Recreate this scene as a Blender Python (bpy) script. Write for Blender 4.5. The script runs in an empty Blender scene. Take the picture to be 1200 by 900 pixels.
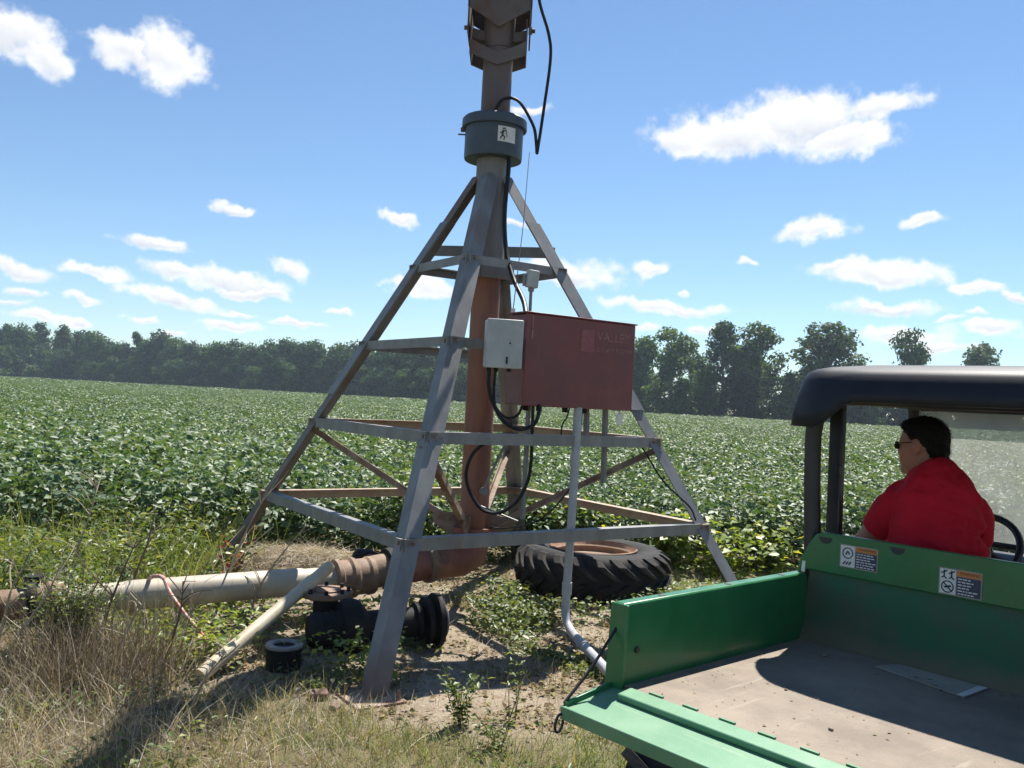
import bpy, math, random
import numpy as np
from mathutils import Vector, Matrix

random.seed(7)
rng = np.random.default_rng(11)
sc = bpy.context.scene
COL = sc.collection
R = math.radians

# ------------------------------------------------------------------ camera
EYE = 1.73
cam_d = bpy.data.cameras.new('camera')
cam = bpy.data.objects.new('camera', cam_d)
COL.objects.link(cam)
cam_d.sensor_width = 36.0
cam_d.lens = 30.9
cam_d.clip_start = 0.05
cam_d.clip_end = 6000
cam.matrix_world = (Matrix.Translation((0, 0, EYE)) @ Matrix.Rotation(R(90 + 1.029), 4, 'X')
                    @ Matrix.Rotation(R(3.0), 4, 'Z'))
sc.camera = cam

# ------------------------------------------------------------------ light
SUN_AZ, SUN_EL = R(27.0), R(59.0)      # azimuth from +Y towards +X
sun_dir = Vector((math.sin(SUN_AZ) * math.cos(SUN_EL), math.cos(SUN_AZ) * math.cos(SUN_EL), math.sin(SUN_EL)))
sd = bpy.data.lights.new('sun', 'SUN')
sd.energy = 5.0
sd.angle = R(0.53)
sd.color = (1.0, 0.95, 0.87)
so = bpy.data.objects.new('sun', sd)
COL.objects.link(so)
so.location = (6, 12, 30)
so.rotation_euler = sun_dir.to_track_quat('Z', 'Y').to_euler()

SKY_STRENGTH = 0.073
EXPOSURE = 0.95
CLOUD_VALUE = 0.57
sc.view_settings.view_transform = 'Standard'
sc.view_settings.look = 'None'
sc.view_settings.gamma = 1.0
sc.view_settings.use_curve_mapping = False
sc.view_settings.exposure = EXPOSURE

# cloud ellipses: azimuth, elevation, half width, half height, tilt (radians)
CLOUDS = [(0.2249, 0.2992, 0.08, 0.0273, 0.017), (0.3058, 0.3116, 0.0691, 0.0301, 0.017), (0.3872, 0.3187, 0.0481, 0.0146, 0.157), (0.3462, 0.2902, 0.0546, 0.0176, 0.087), (0.1785, 0.2925, 0.0368, 0.0184, -0.227), (-0.3907, 0.3298, 0.0427, 0.0308, -0.262), (-0.4344, 0.3282, 0.0386, 0.0168, -0.157), (-0.5347, 0.3255, 0.0414, 0.0239, -0.052), (-0.5064, 0.3118, 0.0325, 0.0179, -0.401), (-0.3923, 0.1433, 0.0392, 0.008, -0.052), (-0.5168, 0.1037, 0.0336, 0.0093, -0.105), (-0.4498, 0.1088, 0.0383, 0.007, -0.017), (-0.368, 0.1156, 0.0379, 0.009, -0.157), (-0.307, 0.1123, 0.0553, 0.0101, -0.122), (-0.2558, 0.1316, 0.0205, 0.0103, -0.227), (-0.2885, 0.1019, 0.0436, 0.0083, -0.087), (-0.375, 0.0897, 0.0559, 0.009, -0.209), (-0.5075, 0.082, 0.0152, 0.0051, -0.052), (-0.4601, 0.0816, 0.0226, 0.0052, -0.052), (-0.5253, 0.07, 0.0185, 0.0042, -0.052), (-0.4972, 0.0575, 0.0324, 0.0051, -0.052), (-0.4624, 0.0536, 0.0208, 0.0069, 0.035), (-0.3987, 0.0652, 0.0179, 0.004, -0.052), (-0.3111, 0.0603, 0.0296, 0.0055, -0.052), (-0.2459, 0.0688, 0.0235, 0.0047, -0.052), (-0.198, 0.0911, 0.0152, 0.0043, -0.052), (-0.3066, 0.0736, 0.0185, 0.0037, -0.052), (-0.3156, 0.186, 0.0182, 0.0064, 0.209), (-0.3728, 0.0511, 0.0145, 0.0045, -0.052), (-0.1384, 0.1964, 0.0227, 0.0076, -0.192), (-0.0977, 0.1208, 0.0384, 0.0115, 0.017), (-0.1269, 0.1265, 0.023, 0.0067, -0.052), (0.0565, 0.1464, 0.0634, 0.0144, -0.052), (0.1448, 0.1534, 0.0219, 0.0086, 0.087), (0.1639, 0.1123, 0.0687, 0.0086, -0.07), (0.1479, 0.0898, 0.0172, 0.0057, 0.087), (0.2617, 0.165, 0.0158, 0.0042, -0.105), (0.1866, 0.131, 0.0095, 0.0038, -0.052), (0.2027, 0.089, 0.0171, 0.0057, -0.052), (0.326, 0.1994, 0.0434, 0.0118, 0.087), (0.4234, 0.2041, 0.0278, 0.0078, 0.122), (0.3904, 0.1517, 0.0694, 0.0151, -0.052), (0.352, 0.1599, 0.0253, 0.0081, -0.052), (0.4842, 0.1378, 0.029, 0.0077, -0.052), (0.4002, 0.1154, 0.0481, 0.008, 0.07), (0.4895, 0.0969, 0.0376, 0.0085, 0.017), (0.4799, 0.1114, 0.012, 0.0039, -0.052), (0.4599, 0.1079, 0.0104, 0.0035, -0.052), (0.4136, 0.0881, 0.0532, 0.0106, 0.0), (0.4541, 0.0766, 0.0383, 0.007, -0.052), (0.0032, 0.3188, 0.026, 0.0065, -0.052), (-0.0097, 0.2001, 0.0134, 0.0038, -0.052), (0.5203, 0.1297, 0.0167, 0.005, -0.052)]

wd = bpy.data.worlds.new('World')
sc.world = wd
wd.use_nodes = True


def cloud_image():
    """cloud cover over azimuth (-pi..pi) and elevation (0..0.72), computed here as a procedural map: R cover, G shade painted on cloud undersides"""
    W, Hh, EL = 6144, 704, 0.72
    g = np.random.default_rng(77)
    AZ = ((np.arange(W, dtype=np.float32) + .5) / W * 2 - 1) * np.float32(math.pi)
    ELV = (np.arange(Hh, dtype=np.float32) + .5) / Hh * np.float32(EL)

    def octave(freq):
        nx = max(4, int(round(2 * math.pi * freq))); ny = max(3, int(math.ceil(EL * freq)) + 2)
        G = g.random((ny, nx)).astype(np.float32)
        u = (AZ + math.pi) / (2 * math.pi) * nx; v = ELV * freq
        iu = np.floor(u).astype(int); fu = (u - iu).astype(np.float32); fu = fu * fu * (3 - 2 * fu)
        iv = np.floor(v).astype(int); fv = (v - iv).astype(np.float32); fv = (fv * fv * (3 - 2 * fv))[:, None]
        rows = G[:, iu % nx] * (1 - fu) + G[:, (iu + 1) % nx] * fu
        return rows[np.clip(iv, 0, ny - 1)] * (1 - fv) + rows[np.clip(iv + 1, 0, ny - 1)] * fv

    def fbm(freq, n, rough=.6):
        o = 0; a = 1; t = 0
        for k in range(n):
            o = o + a * octave(freq * 2.03 ** k); t += a; a *= rough
        return o / t - .5
    wx, wy, fine, mid = fbm(30, 5, .55), fbm(30, 5, .55), fbm(70, 5, .62), fbm(26, 4)
    rr = random.Random(3)
    allc = list(CLOUDS)
    for i in range(46):     # the same fair-weather clouds go on all round
        a = rr.uniform(0.72, 5.56)
        if a > math.pi: a -= 2 * math.pi
        e = rr.choice((0.06, 0.1, 0.13, 0.18, 0.26, 0.36, 0.5)) * rr.uniform(0.85, 1.15)
        w = (0.02 + 0.13 * e) * rr.uniform(0.8, 1.6)
        allc.append((a, e, w, w * rr.uniform(0.22, 0.4), rr.uniform(-0.1, 0.1)))
    dist = np.full((Hh, W), 9, np.float32); low = np.zeros((Hh, W), np.float32)
    for (a, e, w, h, t) in allc:
        x0, x1 = np.searchsorted(AZ, [a - 2.2 * w - .02, a + 2.2 * w + .02]); y0, y1 = np.searchsorted(ELV, [e - 2.2 * w - .02, e + 2.2 * w + .02])
        if x1 <= x0 or y1 <= y0: continue
        dx = AZ[None, x0:x1] - a + wx[y0:y1, x0:x1] * .040; dy = ELV[y0:y1, None] - e + wy[y0:y1, x0:x1] * .026
        c_, s_ = math.cos(t), math.sin(t)
        q = np.sqrt(((dx * c_ + dy * s_) / w) ** 2 + ((-dx * s_ + dy * c_) / h) ** 2)
        near = q < dist[y0:y1, x0:x1]
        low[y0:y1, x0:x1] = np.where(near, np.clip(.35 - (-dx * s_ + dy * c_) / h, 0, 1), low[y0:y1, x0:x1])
        dist[y0:y1, x0:x1] = np.minimum(dist[y0:y1, x0:x1], q)
    d2 = dist + fine * .85
    m = np.clip((1.24 - d2) / .78, 0, 1); m = m * m * (3 - 2 * m)
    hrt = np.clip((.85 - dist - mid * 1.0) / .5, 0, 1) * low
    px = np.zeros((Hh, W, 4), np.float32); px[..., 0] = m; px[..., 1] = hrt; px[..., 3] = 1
    im = bpy.data.images.new('cloud_cover', W, Hh, alpha=False, float_buffer=False)
    im.colorspace_settings.name = 'Non-Color'
    im.pixels.foreach_set(px.ravel()); im.update(); im.pack()
    return im, EL


def build_world():
    nt = wd.node_tree
    nt.nodes.clear()
    N, L = nt.nodes.new, nt.links.new

    def math_(op, a, b=None):
        n = N('ShaderNodeMath'); n.operation = op
        for i, v in enumerate((a, b)):
            if v is None: continue
            if isinstance(v, (int, float)): n.inputs[i].default_value = v
            else: L(v, n.inputs[i])
        return n.outputs[0]
    out = N('ShaderNodeOutputWorld')
    sky = N('ShaderNodeTexSky')
    sky.sky_type = 'NISHITA'
    sky.sun_disc = False
    sky.sun_elevation = SUN_EL
    sky.sun_rotation = SUN_AZ
    sky.altitude = 60
    sky.air_density = 1.0
    sky.dust_density = 0.0
    sky.ozone_density = 3.0
    bg = N('ShaderNodeBackground'); bg.inputs[1].default_value = SKY_STRENGTH
    tn = N('ShaderNodeMix'); tn.data_type = 'RGBA'; tn.blend_type = 'MULTIPLY'; tn.inputs[0].default_value = 1   # camera white balance
    L(sky.outputs[0], tn.inputs[6]); tn.inputs[7].default_value = (.83, .92, .98, 1)
    L(tn.outputs[2], bg.inputs[0])
    im, EL = cloud_image()
    tc = N('ShaderNodeTexCoord')
    sep = N('ShaderNodeSeparateXYZ'); L(tc.outputs['Generated'], sep.inputs[0])
    az = math_('ARCTAN2', sep.outputs[0], sep.outputs[1])
    el = math_('ARCSINE', sep.outputs[2])
    uv = N('ShaderNodeCombineXYZ')
    L(math_('ADD', math_('MULTIPLY', az, 1 / (2 * math.pi)), .5), uv.inputs[0]); L(math_('MULTIPLY', el, 1 / EL), uv.inputs[1])
    ti = N('ShaderNodeTexImage'); ti.image = im; ti.extension = 'CLIP'; ti.interpolation = 'Linear'
    L(uv.outputs[0], ti.inputs[0])
    ch = N('ShaderNodeSeparateColor'); L(ti.outputs[0], ch.inputs[0])
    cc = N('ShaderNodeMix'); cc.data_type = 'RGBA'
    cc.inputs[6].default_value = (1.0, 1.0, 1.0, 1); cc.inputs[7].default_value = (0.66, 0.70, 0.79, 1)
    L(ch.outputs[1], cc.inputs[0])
    b2 = N('ShaderNodeBackground'); b2.inputs[1].default_value = CLOUD_VALUE
    L(cc.outputs[2], b2.inputs[0])
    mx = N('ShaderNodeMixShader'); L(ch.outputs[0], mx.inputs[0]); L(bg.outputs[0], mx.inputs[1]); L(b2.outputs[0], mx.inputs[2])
    L(mx.outputs[0], out.inputs[0])


build_world()
wd.cycles.sampling_method = 'MANUAL'
wd.cycles.sample_map_resolution = 512
sc.cycles.use_denoising = True
sc.cycles.use_adaptive_sampling = True
sc.cycles.adaptive_threshold = 0.025
sc.cycles.max_bounces = 6
sc.cycles.diffuse_bounces = 2
sc.cycles.glossy_bounces = 2
sc.cycles.transmission_bounces = 6
sc.cycles.transparent_max_bounces = 12
sc.cycles.volume_bounces = 0
sc.cycles.caustics_reflective = False
sc.cycles.caustics_refractive = False


# ------------------------------------------------------------------ materials
def srgb(r, g, b):
    f = lambda c: (c / 255 / 12.92) if c <= 10 else ((c / 255 + 0.055) / 1.055) ** 2.4
    return (f(r), f(g), f(b), 1)


def mat(name, c1, c2=None, c3=None, scale=6.0, rough=0.6, metal=0.0, bump=0.0, bscale=60.0, stretch=(1, 1, 1),
        spec=0.5, lo=0.4, hi=0.6, lo3=0.6, hi3=0.72, scale3=3.0, coat=0.0, rvar=0.0, stain=None, scratch=None):
    m = bpy.data.materials.new(name); m.use_nodes = True
    nt = m.node_tree; N, L = nt.nodes.new, nt.links.new
    p = nt.nodes['Principled BSDF']
    p.inputs['Roughness'].default_value = rough
    p.inputs['Metallic'].default_value = metal
    p.inputs['Specular IOR Level'].default_value = spec
    p.inputs['Coat Weight'].default_value = coat
    c4 = lambda c: (*c[:3], 1)
    p.inputs['Base Color'].default_value = c4(c1)
    tc = N('ShaderNodeTexCoord'); mp = N('ShaderNodeMapping'); mp.inputs['Scale'].default_value = stretch
    L(tc.outputs['Object'], mp.inputs[0])
    col = None
    if c2 is not None:
        n = N('ShaderNodeTexNoise'); n.inputs['Scale'].default_value = scale; n.inputs['Detail'].default_value = 8
        n.inputs['Roughness'].default_value = 0.62
        L(mp.outputs[0], n.inputs['Vector'])
        mr = N('ShaderNodeMapRange'); mr.inputs['From Min'].default_value = lo; mr.inputs['From Max'].default_value = hi
        L(n.outputs['Fac'], mr.inputs['Value'])
        mx = N('ShaderNodeMix'); mx.data_type = 'RGBA'; mx.inputs[6].default_value = c4(c1); mx.inputs[7].default_value = c4(c2)
        L(mr.outputs[0], mx.inputs[0]); col = mx.outputs[2]
        if rvar:
            mr2 = N('ShaderNodeMapRange'); mr2.inputs['From Min'].default_value = 0.3; mr2.inputs['From Max'].default_value = 0.7
            mr2.inputs['To Min'].default_value = max(0, rough - rvar); mr2.inputs['To Max'].default_value = min(1, rough + rvar)
            L(n.outputs['Fac'], mr2.inputs['Value']); L(mr2.outputs[0], p.inputs['Roughness'])
        if c3 is not None:
            n3 = N('ShaderNodeTexNoise'); n3.inputs['Scale'].default_value = scale3; n3.inputs['Detail'].default_value = 10
            n3.inputs['Roughness'].default_value = 0.7
            L(mp.outputs[0], n3.inputs['Vector'])
            m3 = N('ShaderNodeMapRange'); m3.inputs['From Min'].default_value = lo3; m3.inputs['From Max'].default_value = hi3
            L(n3.outputs['Fac'], m3.inputs['Value'])
            x3 = N('ShaderNodeMix'); x3.data_type = 'RGBA'; L(m3.outputs[0], x3.inputs[0])
            L(col, x3.inputs[6]); x3.inputs[7].default_value = c4(c3); col = x3.outputs[2]
        if scratch:     # fine scuffs along the panel: colour, axis stretch
            sm_ = N('ShaderNodeMapping'); sm_.inputs['Scale'].default_value = scratch[1]; L(tc.outputs['Object'], sm_.inputs[0])
            sn = N('ShaderNodeTexNoise'); sn.inputs['Scale'].default_value = 26; sn.inputs['Detail'].default_value = 6; sn.inputs['Roughness'].default_value = .7; L(sm_.outputs[0], sn.inputs['Vector'])
            sr = N('ShaderNodeMapRange'); sr.inputs['From Min'].default_value = .60; sr.inputs['From Max'].default_value = .70; sr.inputs['To Max'].default_value = .55; L(sn.outputs['Fac'], sr.inputs['Value'])
            s2 = N('ShaderNodeMix'); s2.data_type = 'RGBA'; L(sr.outputs[0], s2.inputs[0]); L(col, s2.inputs[6]); s2.inputs[7].default_value = c4(scratch[0]); col = s2.outputs[2]
        if stain:       # splash and dust line: colour, height where it is full, height where it ends
            sx = N('ShaderNodeSeparateXYZ'); L(tc.outputs['Object'], sx.inputs[0])
            ns = N('ShaderNodeTexNoise'); ns.inputs['Scale'].default_value = 5; ns.inputs['Detail'].default_value = 8; L(tc.outputs['Object'], ns.inputs['Vector'])
            wz = N('ShaderNodeMath'); wz.operation = 'MULTIPLY_ADD'; L(ns.outputs['Fac'], wz.inputs[0]); wz.inputs[1].default_value = (stain[2] - stain[1]) * 1.6; L(sx.outputs[2], wz.inputs[2])
            ms = N('ShaderNodeMapRange'); o_ = (stain[2] - stain[1]) * .8
            ms.inputs['From Min'].default_value = stain[2] + o_; ms.inputs['From Max'].default_value = stain[1] + o_; L(wz.outputs[0], ms.inputs['Value'])
            xs_ = N('ShaderNodeMix'); xs_.data_type = 'RGBA'; L(ms.outputs[0], xs_.inputs[0]); L(col, xs_.inputs[6]); xs_.inputs[7].default_value = c4(stain[0]); col = xs_.outputs[2]
        L(col, p.inputs['Base Color'])
    if bump:
        nb = N('ShaderNodeTexNoise'); nb.inputs['Scale'].default_value = bscale; nb.inputs['Detail'].default_value = 5
        L(mp.outputs[0], nb.inputs['Vector'])
        b = N('ShaderNodeBump'); b.inputs['Strength'].default_value = bump; b.inputs['Distance'].default_value = 0.01
        L(nb.outputs['Fac'], b.inputs['Height']); L(b.outputs[0], p.inputs['Normal'])
    return m


def leaf_mat(name, c1, c2, c3=None, trans=0.35, rough=0.42, spec=0.5, p3=0.8, vary=0.0):
    """foliage: each leaf has its own shade; light passes through"""
    m = bpy.data.materials.new(name); m.use_nodes = True
    nt = m.node_tree; N, L = nt.nodes.new, nt.links.new
    p = nt.nodes['Principled BSDF']; out = nt.nodes['Material Output']
    p.inputs['Roughness'].default_value = rough; p.inputs['Specular IOR Level'].default_value = spec
    ge = N('ShaderNodeNewGeometry')
    cr = N('ShaderNodeValToRGB')
    cr.color_ramp.elements[0].color = (*c1, 1); cr.color_ramp.elements[1].color = (*c2, 1)
    cr.color_ramp.elements[1].position = p3 - 0.02 if c3 else 1
    if c3:
        e = cr.color_ramp.elements.new(min(0.99, p3 + 0.1)); e.color = (*c3, 1)
    L(ge.outputs['Random Per Island'], cr.inputs[0])
    col = cr.outputs[0]
    if vary:            # every plant or tree has its own tone
        oi = N('ShaderNodeObjectInfo'); vr = N('ShaderNodeValToRGB')
        vr.color_ramp.elements[0].color = (1 - vary, 1 - vary * .9, 1 - vary * .6, 1); vr.color_ramp.elements[1].color = (1 + vary * 1.3, 1 + vary, 1 + vary * .3, 1)
        L(oi.outputs['Random'], vr.inputs[0])
        vm = N('ShaderNodeMix'); vm.data_type = 'RGBA'; vm.blend_type = 'MULTIPLY'; vm.inputs[0].default_value = 1
        L(col, vm.inputs[6]); L(vr.outputs[0], vm.inputs[7]); col = vm.outputs[2]
    L(col, p.inputs['Base Color'])
    t = N('ShaderNodeBsdfTranslucent')
    h = N('ShaderNodeMix'); h.data_type = 'RGBA'; h.blend_type = 'MULTIPLY'; h.inputs[0].default_value = 1
    L(col, h.inputs[6]); h.inputs[7].default_value = (1.5, 1.35, 0.6, 1)
    L(h.outputs[2], t.inputs[0])
    mx = N('ShaderNodeMixShader'); mx.inputs[0].default_value = trans
    L(p.outputs[0], mx.inputs[1]); L(t.outputs[0], mx.inputs[2]); L(mx.outputs[0], out.inputs[0])
    return m


M = {}
M['galv'] = mat('galvanized_steel', (.185, .185, .18), (.24, .24, .235), (.19, .13, .085), scale=9, rough=.55, metal=.25, bump=.08, bscale=90, lo3=.60, hi3=.75, scale3=2.2, stretch=(1, 1, .4))
M['galv2'] = mat('weathered_galvanized', (.225, .225, .22), (.165, .165, .165), (.19, .13, .09), stain=((.16, .10, .072), .02, .28), scale=5, rough=.6, metal=.2, bump=.1, lo3=.56, hi3=.7, scale3=1.6, stretch=(1, 1, .35))
M['rustbar'] = mat('rusty_bar', (.22, .14, .10), (.32, .25, .19), (.14, .07, .045), scale=7, rough=.75, metal=.1, bump=.15, scale3=4, lo3=.5, hi3=.65)
M['tanbar'] = mat('sunlit_tan_rusty_bar', (.34, .25, .18), (.42, .34, .25), (.22, .12, .08), scale=6, rough=.75, metal=.05, bump=.12, scale3=3, lo3=.52, hi3=.68)  # rust lightened all over, putting the sunlit look of the far bars in colour
M['legrust'] = mat('rust_washed_galvanized', (.20, .195, .185), (.225, .225, .22), (.16, .115, .085), scale=4, rough=.7, metal=.15, bump=.12, scale3=2, lo3=.42, hi3=.6, stain=((.15, .115, .09), .5, 1.7))
M['riser'] = mat('red_oxide_pipe', (.225, .083, .050), (.29, .125, .075), (.17, .06, .045), scale=4, rough=.62, bump=.12, bscale=40, stretch=(1, 1, .25), scale3=2.5, lo3=.5, hi3=.68)
M['redelbow'] = mat('red_oxide_elbow', (.19, .065, .045), (.27, .11, .075), (.11, .05, .04), scale=5, rough=.6, bump=.15, bscale=40, scale3=3)
M['panel'] = mat('faded_red_enamel', (.135, .026, .029), (.18, .038, .036), (.23, .065, .055), scratch=((.26, .10, .09), (1.5, 1.5, .10)), scale=3.2, rough=.42, bump=.05, bscale=30, scale3=1.9, lo3=.5, hi3=.75, rvar=.1)
M['panelfade'] = mat('bleached_red_paint', (.27, .09, .10), (.24, .06, .07), scale=30, rough=.6)
M['letter'] = mat('worn_lettering', (.36, .19, .20), (.22, .06, .06), scale=45, rough=.6, lo=.42, hi=.58)
M['cream'] = mat('dusty_cream_aluminium', (.46, .41, .32), (.38, .33, .26), (.24, .19, .13), scale=4, rough=.55, metal=.1, bump=.06, bscale=30, scale3=3, lo3=.58, hi3=.75)
M['pvc'] = mat('weathered_pvc', (.54, .47, .34), (.44, .37, .26), (.28, .22, .15), scale=5, rough=.5, scale3=4, lo3=.6, hi3=.75)
M['conduit'] = mat('grey_conduit', (.42, .43, .45), (.34, .35, .37), (.25, .22, .19), scale=8, rough=.5, scale3=3, lo3=.6, hi3=.75)
M['greybox'] = mat('grey_enclosure_plastic', (.42, .44, .43), (.36, .38, .37), (.30, .29, .26), scale=7, rough=.5, scale3=3, lo3=.58, hi3=.75)
M['cast'] = mat('black_cast_iron', (.010, .010, .011), (.018, .017, .016), (.04, .028, .02), spec=.25, scale=8, rough=.7, bump=.3, bscale=120, scale3=4, lo3=.56, hi3=.72)
M['castbrown'] = mat('rusty_cast_coupling', (.17, .10, .065), (.25, .17, .11), (.09, .055, .04), scale=8, rough=.7, bump=.3, bscale=80, scale3=5)
M['drum'] = mat('drum_dark_enamel', (.035, .055, .080), (.045, .068, .095), (.07, .065, .065), scale=7, rough=.5, bump=.05, scale3=3)
M['hinge'] = mat('hinge_plate_rusty_steel', (.115, .095, .095), (.15, .125, .115), (.11, .06, .045), scale=6, rough=.6, metal=.2, bump=.15, scale3=3, lo3=.48, hi3=.65)
M['cable'] = mat('black_cable_rubber', (.010, .011, .013), (.016, .016, .018), spec=.25, scale=20, rough=.5)
M['rubber'] = mat('weathered_tyre_rubber', (.016, .016, .017), (.026, .025, .024), (.065, .056, .045), spec=.22, scale=6, rough=.75, bump=.2, bscale=60, scale3=2.5, lo3=.52, hi3=.75)
M['rim'] = mat('rusty_rim', (.22, .11, .06), (.29, .18, .11), (.13, .06, .035), scale=8, rough=.75, bump=.25, scale3=4)
M['mud'] = mat('dried_mud_in_tyre', (.26, .20, .13), (.20, .15, .10), scale=9, rough=.85, bump=.4, bscale=25)
M['white'] = mat('white_print', (.72, .72, .70), (.62, .62, .60), scale=20, rough=.5)
M['ink'] = mat('black_ink', (.018, .019, .022), (.025, .025, .03), scale=30, rough=.55)
M['orange'] = mat('orange_print', (.62, .20, .035), (.52, .16, .03), scale=30, rough=.5)
M['navy'] = mat('navy_print', (.028, .035, .075), (.04, .045, .09), scale=30, rough=.5)
M['utv'] = mat('utility_green_paint', scratch=((.10, .16, .10), (1.5, .12, 1.5)), c1=(.013, .130, .040), c2=(.020, .148, .050), c3=(.055, .115, .050), scale=6, rough=.36, bump=.03, bscale=120, scale3=2.2, lo3=.52, hi3=.85, coat=.12, rvar=.08)
M['utvdust'] = mat('dusty_green_paint', (.010, .095, .038), (.016, .080, .034), (.085, .075, .045), stain=((.12, .105, .06), .79, .88), scale=4, rough=.6, bump=.04, bscale=150, scale3=2.0, lo3=.46, hi3=.74)
M['tail'] = mat('sun_glared_dusty_green', (.085, .23, .12), (.14, .28, .165), (.24, .23, .15), scratch=((.30, .34, .24), (.10, 1.5, 1.5)), scale=4, rough=.5, bump=.04, bscale=150, scale3=5, lo3=.56, hi3=.75)  # pale base puts sun glare into the green; dust patches and scuffs on top
M['bedfloor'] = mat('dusty_bed_liner', scratch=((.36, .31, .25), (1.2, .08, 1)), c1=(.245, .20, .155), c2=(.185, .15, .118), c3=(.30, .245, .19), scale=5, rough=.8, bump=.0, scale3=1.6, lo3=.46, hi3=.66)
M['blackplastic'] = mat('black_roof_plastic', (.008, .010, .017), (.011, .013, .020), spec=.3, scale=12, rough=.5, bump=.06, bscale=350)
M['blacksteel'] = mat('black_powder_coat', (.010, .012, .017), (.016, .018, .022), scale=12, rough=.4)
M['seat'] = mat('black_vinyl', (.012, .012, .014), (.018, .018, .02), scale=9, rough=.45)
M['paper'] = mat('dirty_cardboard', (.36, .33, .27), (.30, .27, .22), (.24, .20, .16), scale=7, rough=.85, scale3=5, lo3=.6, hi3=.75)
M['shirt'] = mat('red_cotton', (.56, .010, .028), (.47, .008, .022), scale=5, rough=.85, bump=.9, bscale=7, spec=.2, stretch=(1, 1, .5))
M['skin'] = mat('skin', (.31, .135, .090), (.36, .15, .10), (.34, .115, .085), scale=8, rough=.5, bump=.04, bscale=90)
M['hair'] = mat('dark_hair', (.005, .004, .004), (.010, .008, .007), spec=.2, scale=30, rough=.7, bump=.6, bscale=160, stretch=(1, 1, .35))
M['denim'] = mat('blue_denim', (.035, .05, .10), (.05, .07, .13), scale=14, rough=.85, bump=.1, bscale=200)
M['shoe'] = mat('brown_boot', (.05, .03, .02), (.07, .045, .03), scale=9, rough=.6)
M['lens'] = mat('dark_glasses', (.03, .025, .025), (.04, .032, .03), scale=9, rough=.2)
M['cord'] = mat('orange_white_cord', (.45, .14, .09), (.55, .42, .34), scale=40, rough=.6, lo=.45, hi=.55)
M['bark'] = mat('grey_brown_bark', (.075, .06, .047), (.12, .10, .08), scale=3, rough=.9, bump=.4, bscale=14, stretch=(1, 1, .2))
M['deadwood'] = mat('bleached_dead_stalk', (.38, .32, .23), (.26, .21, .15), scale=12, rough=.85)
M['darkstalk'] = mat('dark_dead_stalk', (.10, .07, .05), (.16, .12, .085), scale=12, rough=.9)
M['stem'] = mat('green_stem', (.08, .11, .035), (.13, .14, .05), scale=12, rough=.7)
M['tree_l'] = leaf_mat('leaf_tree_mid', (.022, .060, .018), (.048, .105, .032), (.085, .150, .052), trans=.42, rough=.6, spec=.2, vary=.38)
M['tree_d'] = leaf_mat('leaf_tree_dark', (.014, .044, .017), (.032, .078, .030), (.058, .112, .045), trans=.42, rough=.6, spec=.2, vary=.38)
M['tree_p'] = leaf_mat('leaf_tree_pale', (.036, .076, .030), (.070, .130, .052), (.115, .180, .080), trans=.42, rough=.6, spec=.2, vary=.38)
M['soy'] = leaf_mat('leaf_soybean', (.060, .122, .042), (.105, .175, .078), (.20, .245, .16), trans=.30, rough=.52, spec=.55, p3=.82, vary=.16)
M['vine'] = leaf_mat('leaf_vine', (.13, .20, .035), (.22, .29, .06), (.42, .40, .05), trans=.45, rough=.45, p3=.88)
M['weed'] = leaf_mat('leaf_weed', (.075, .12, .03), (.14, .19, .055), (.24, .25, .08), trans=.42, rough=.45)
M['weedred'] = leaf_mat('leaf_weed_red', (.09, .15, .02), (.22, .26, .03), (.30, .05, .03), trans=.35, p3=.62)
M['grass'] = leaf_mat('blade_green', (.09, .15, .03), (.18, .235, .06), (.34, .33, .14), trans=.36, rough=.5, p3=.72)
M['dry'] = leaf_mat('blade_dry', (.22, .18, .13), (.38, .32, .235), (.56, .50, .39), trans=.22, rough=.6, spec=.3, p3=.7)
M['brownstalk'] = leaf_mat('stalk_brown', (.13, .10, .075), (.24, .19, .14), (.42, .36, .27), trans=.1, rough=.7, spec=.2, p3=.75)
M['litter'] = leaf_mat('litter', (.14, .095, .05), (.30, .23, .13), (.18, .20, .06), trans=.1, rough=.8, spec=.2, p3=.8)


# ------------------------------------------------------------------ helpers
def V(*a): return Vector(a)


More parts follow.
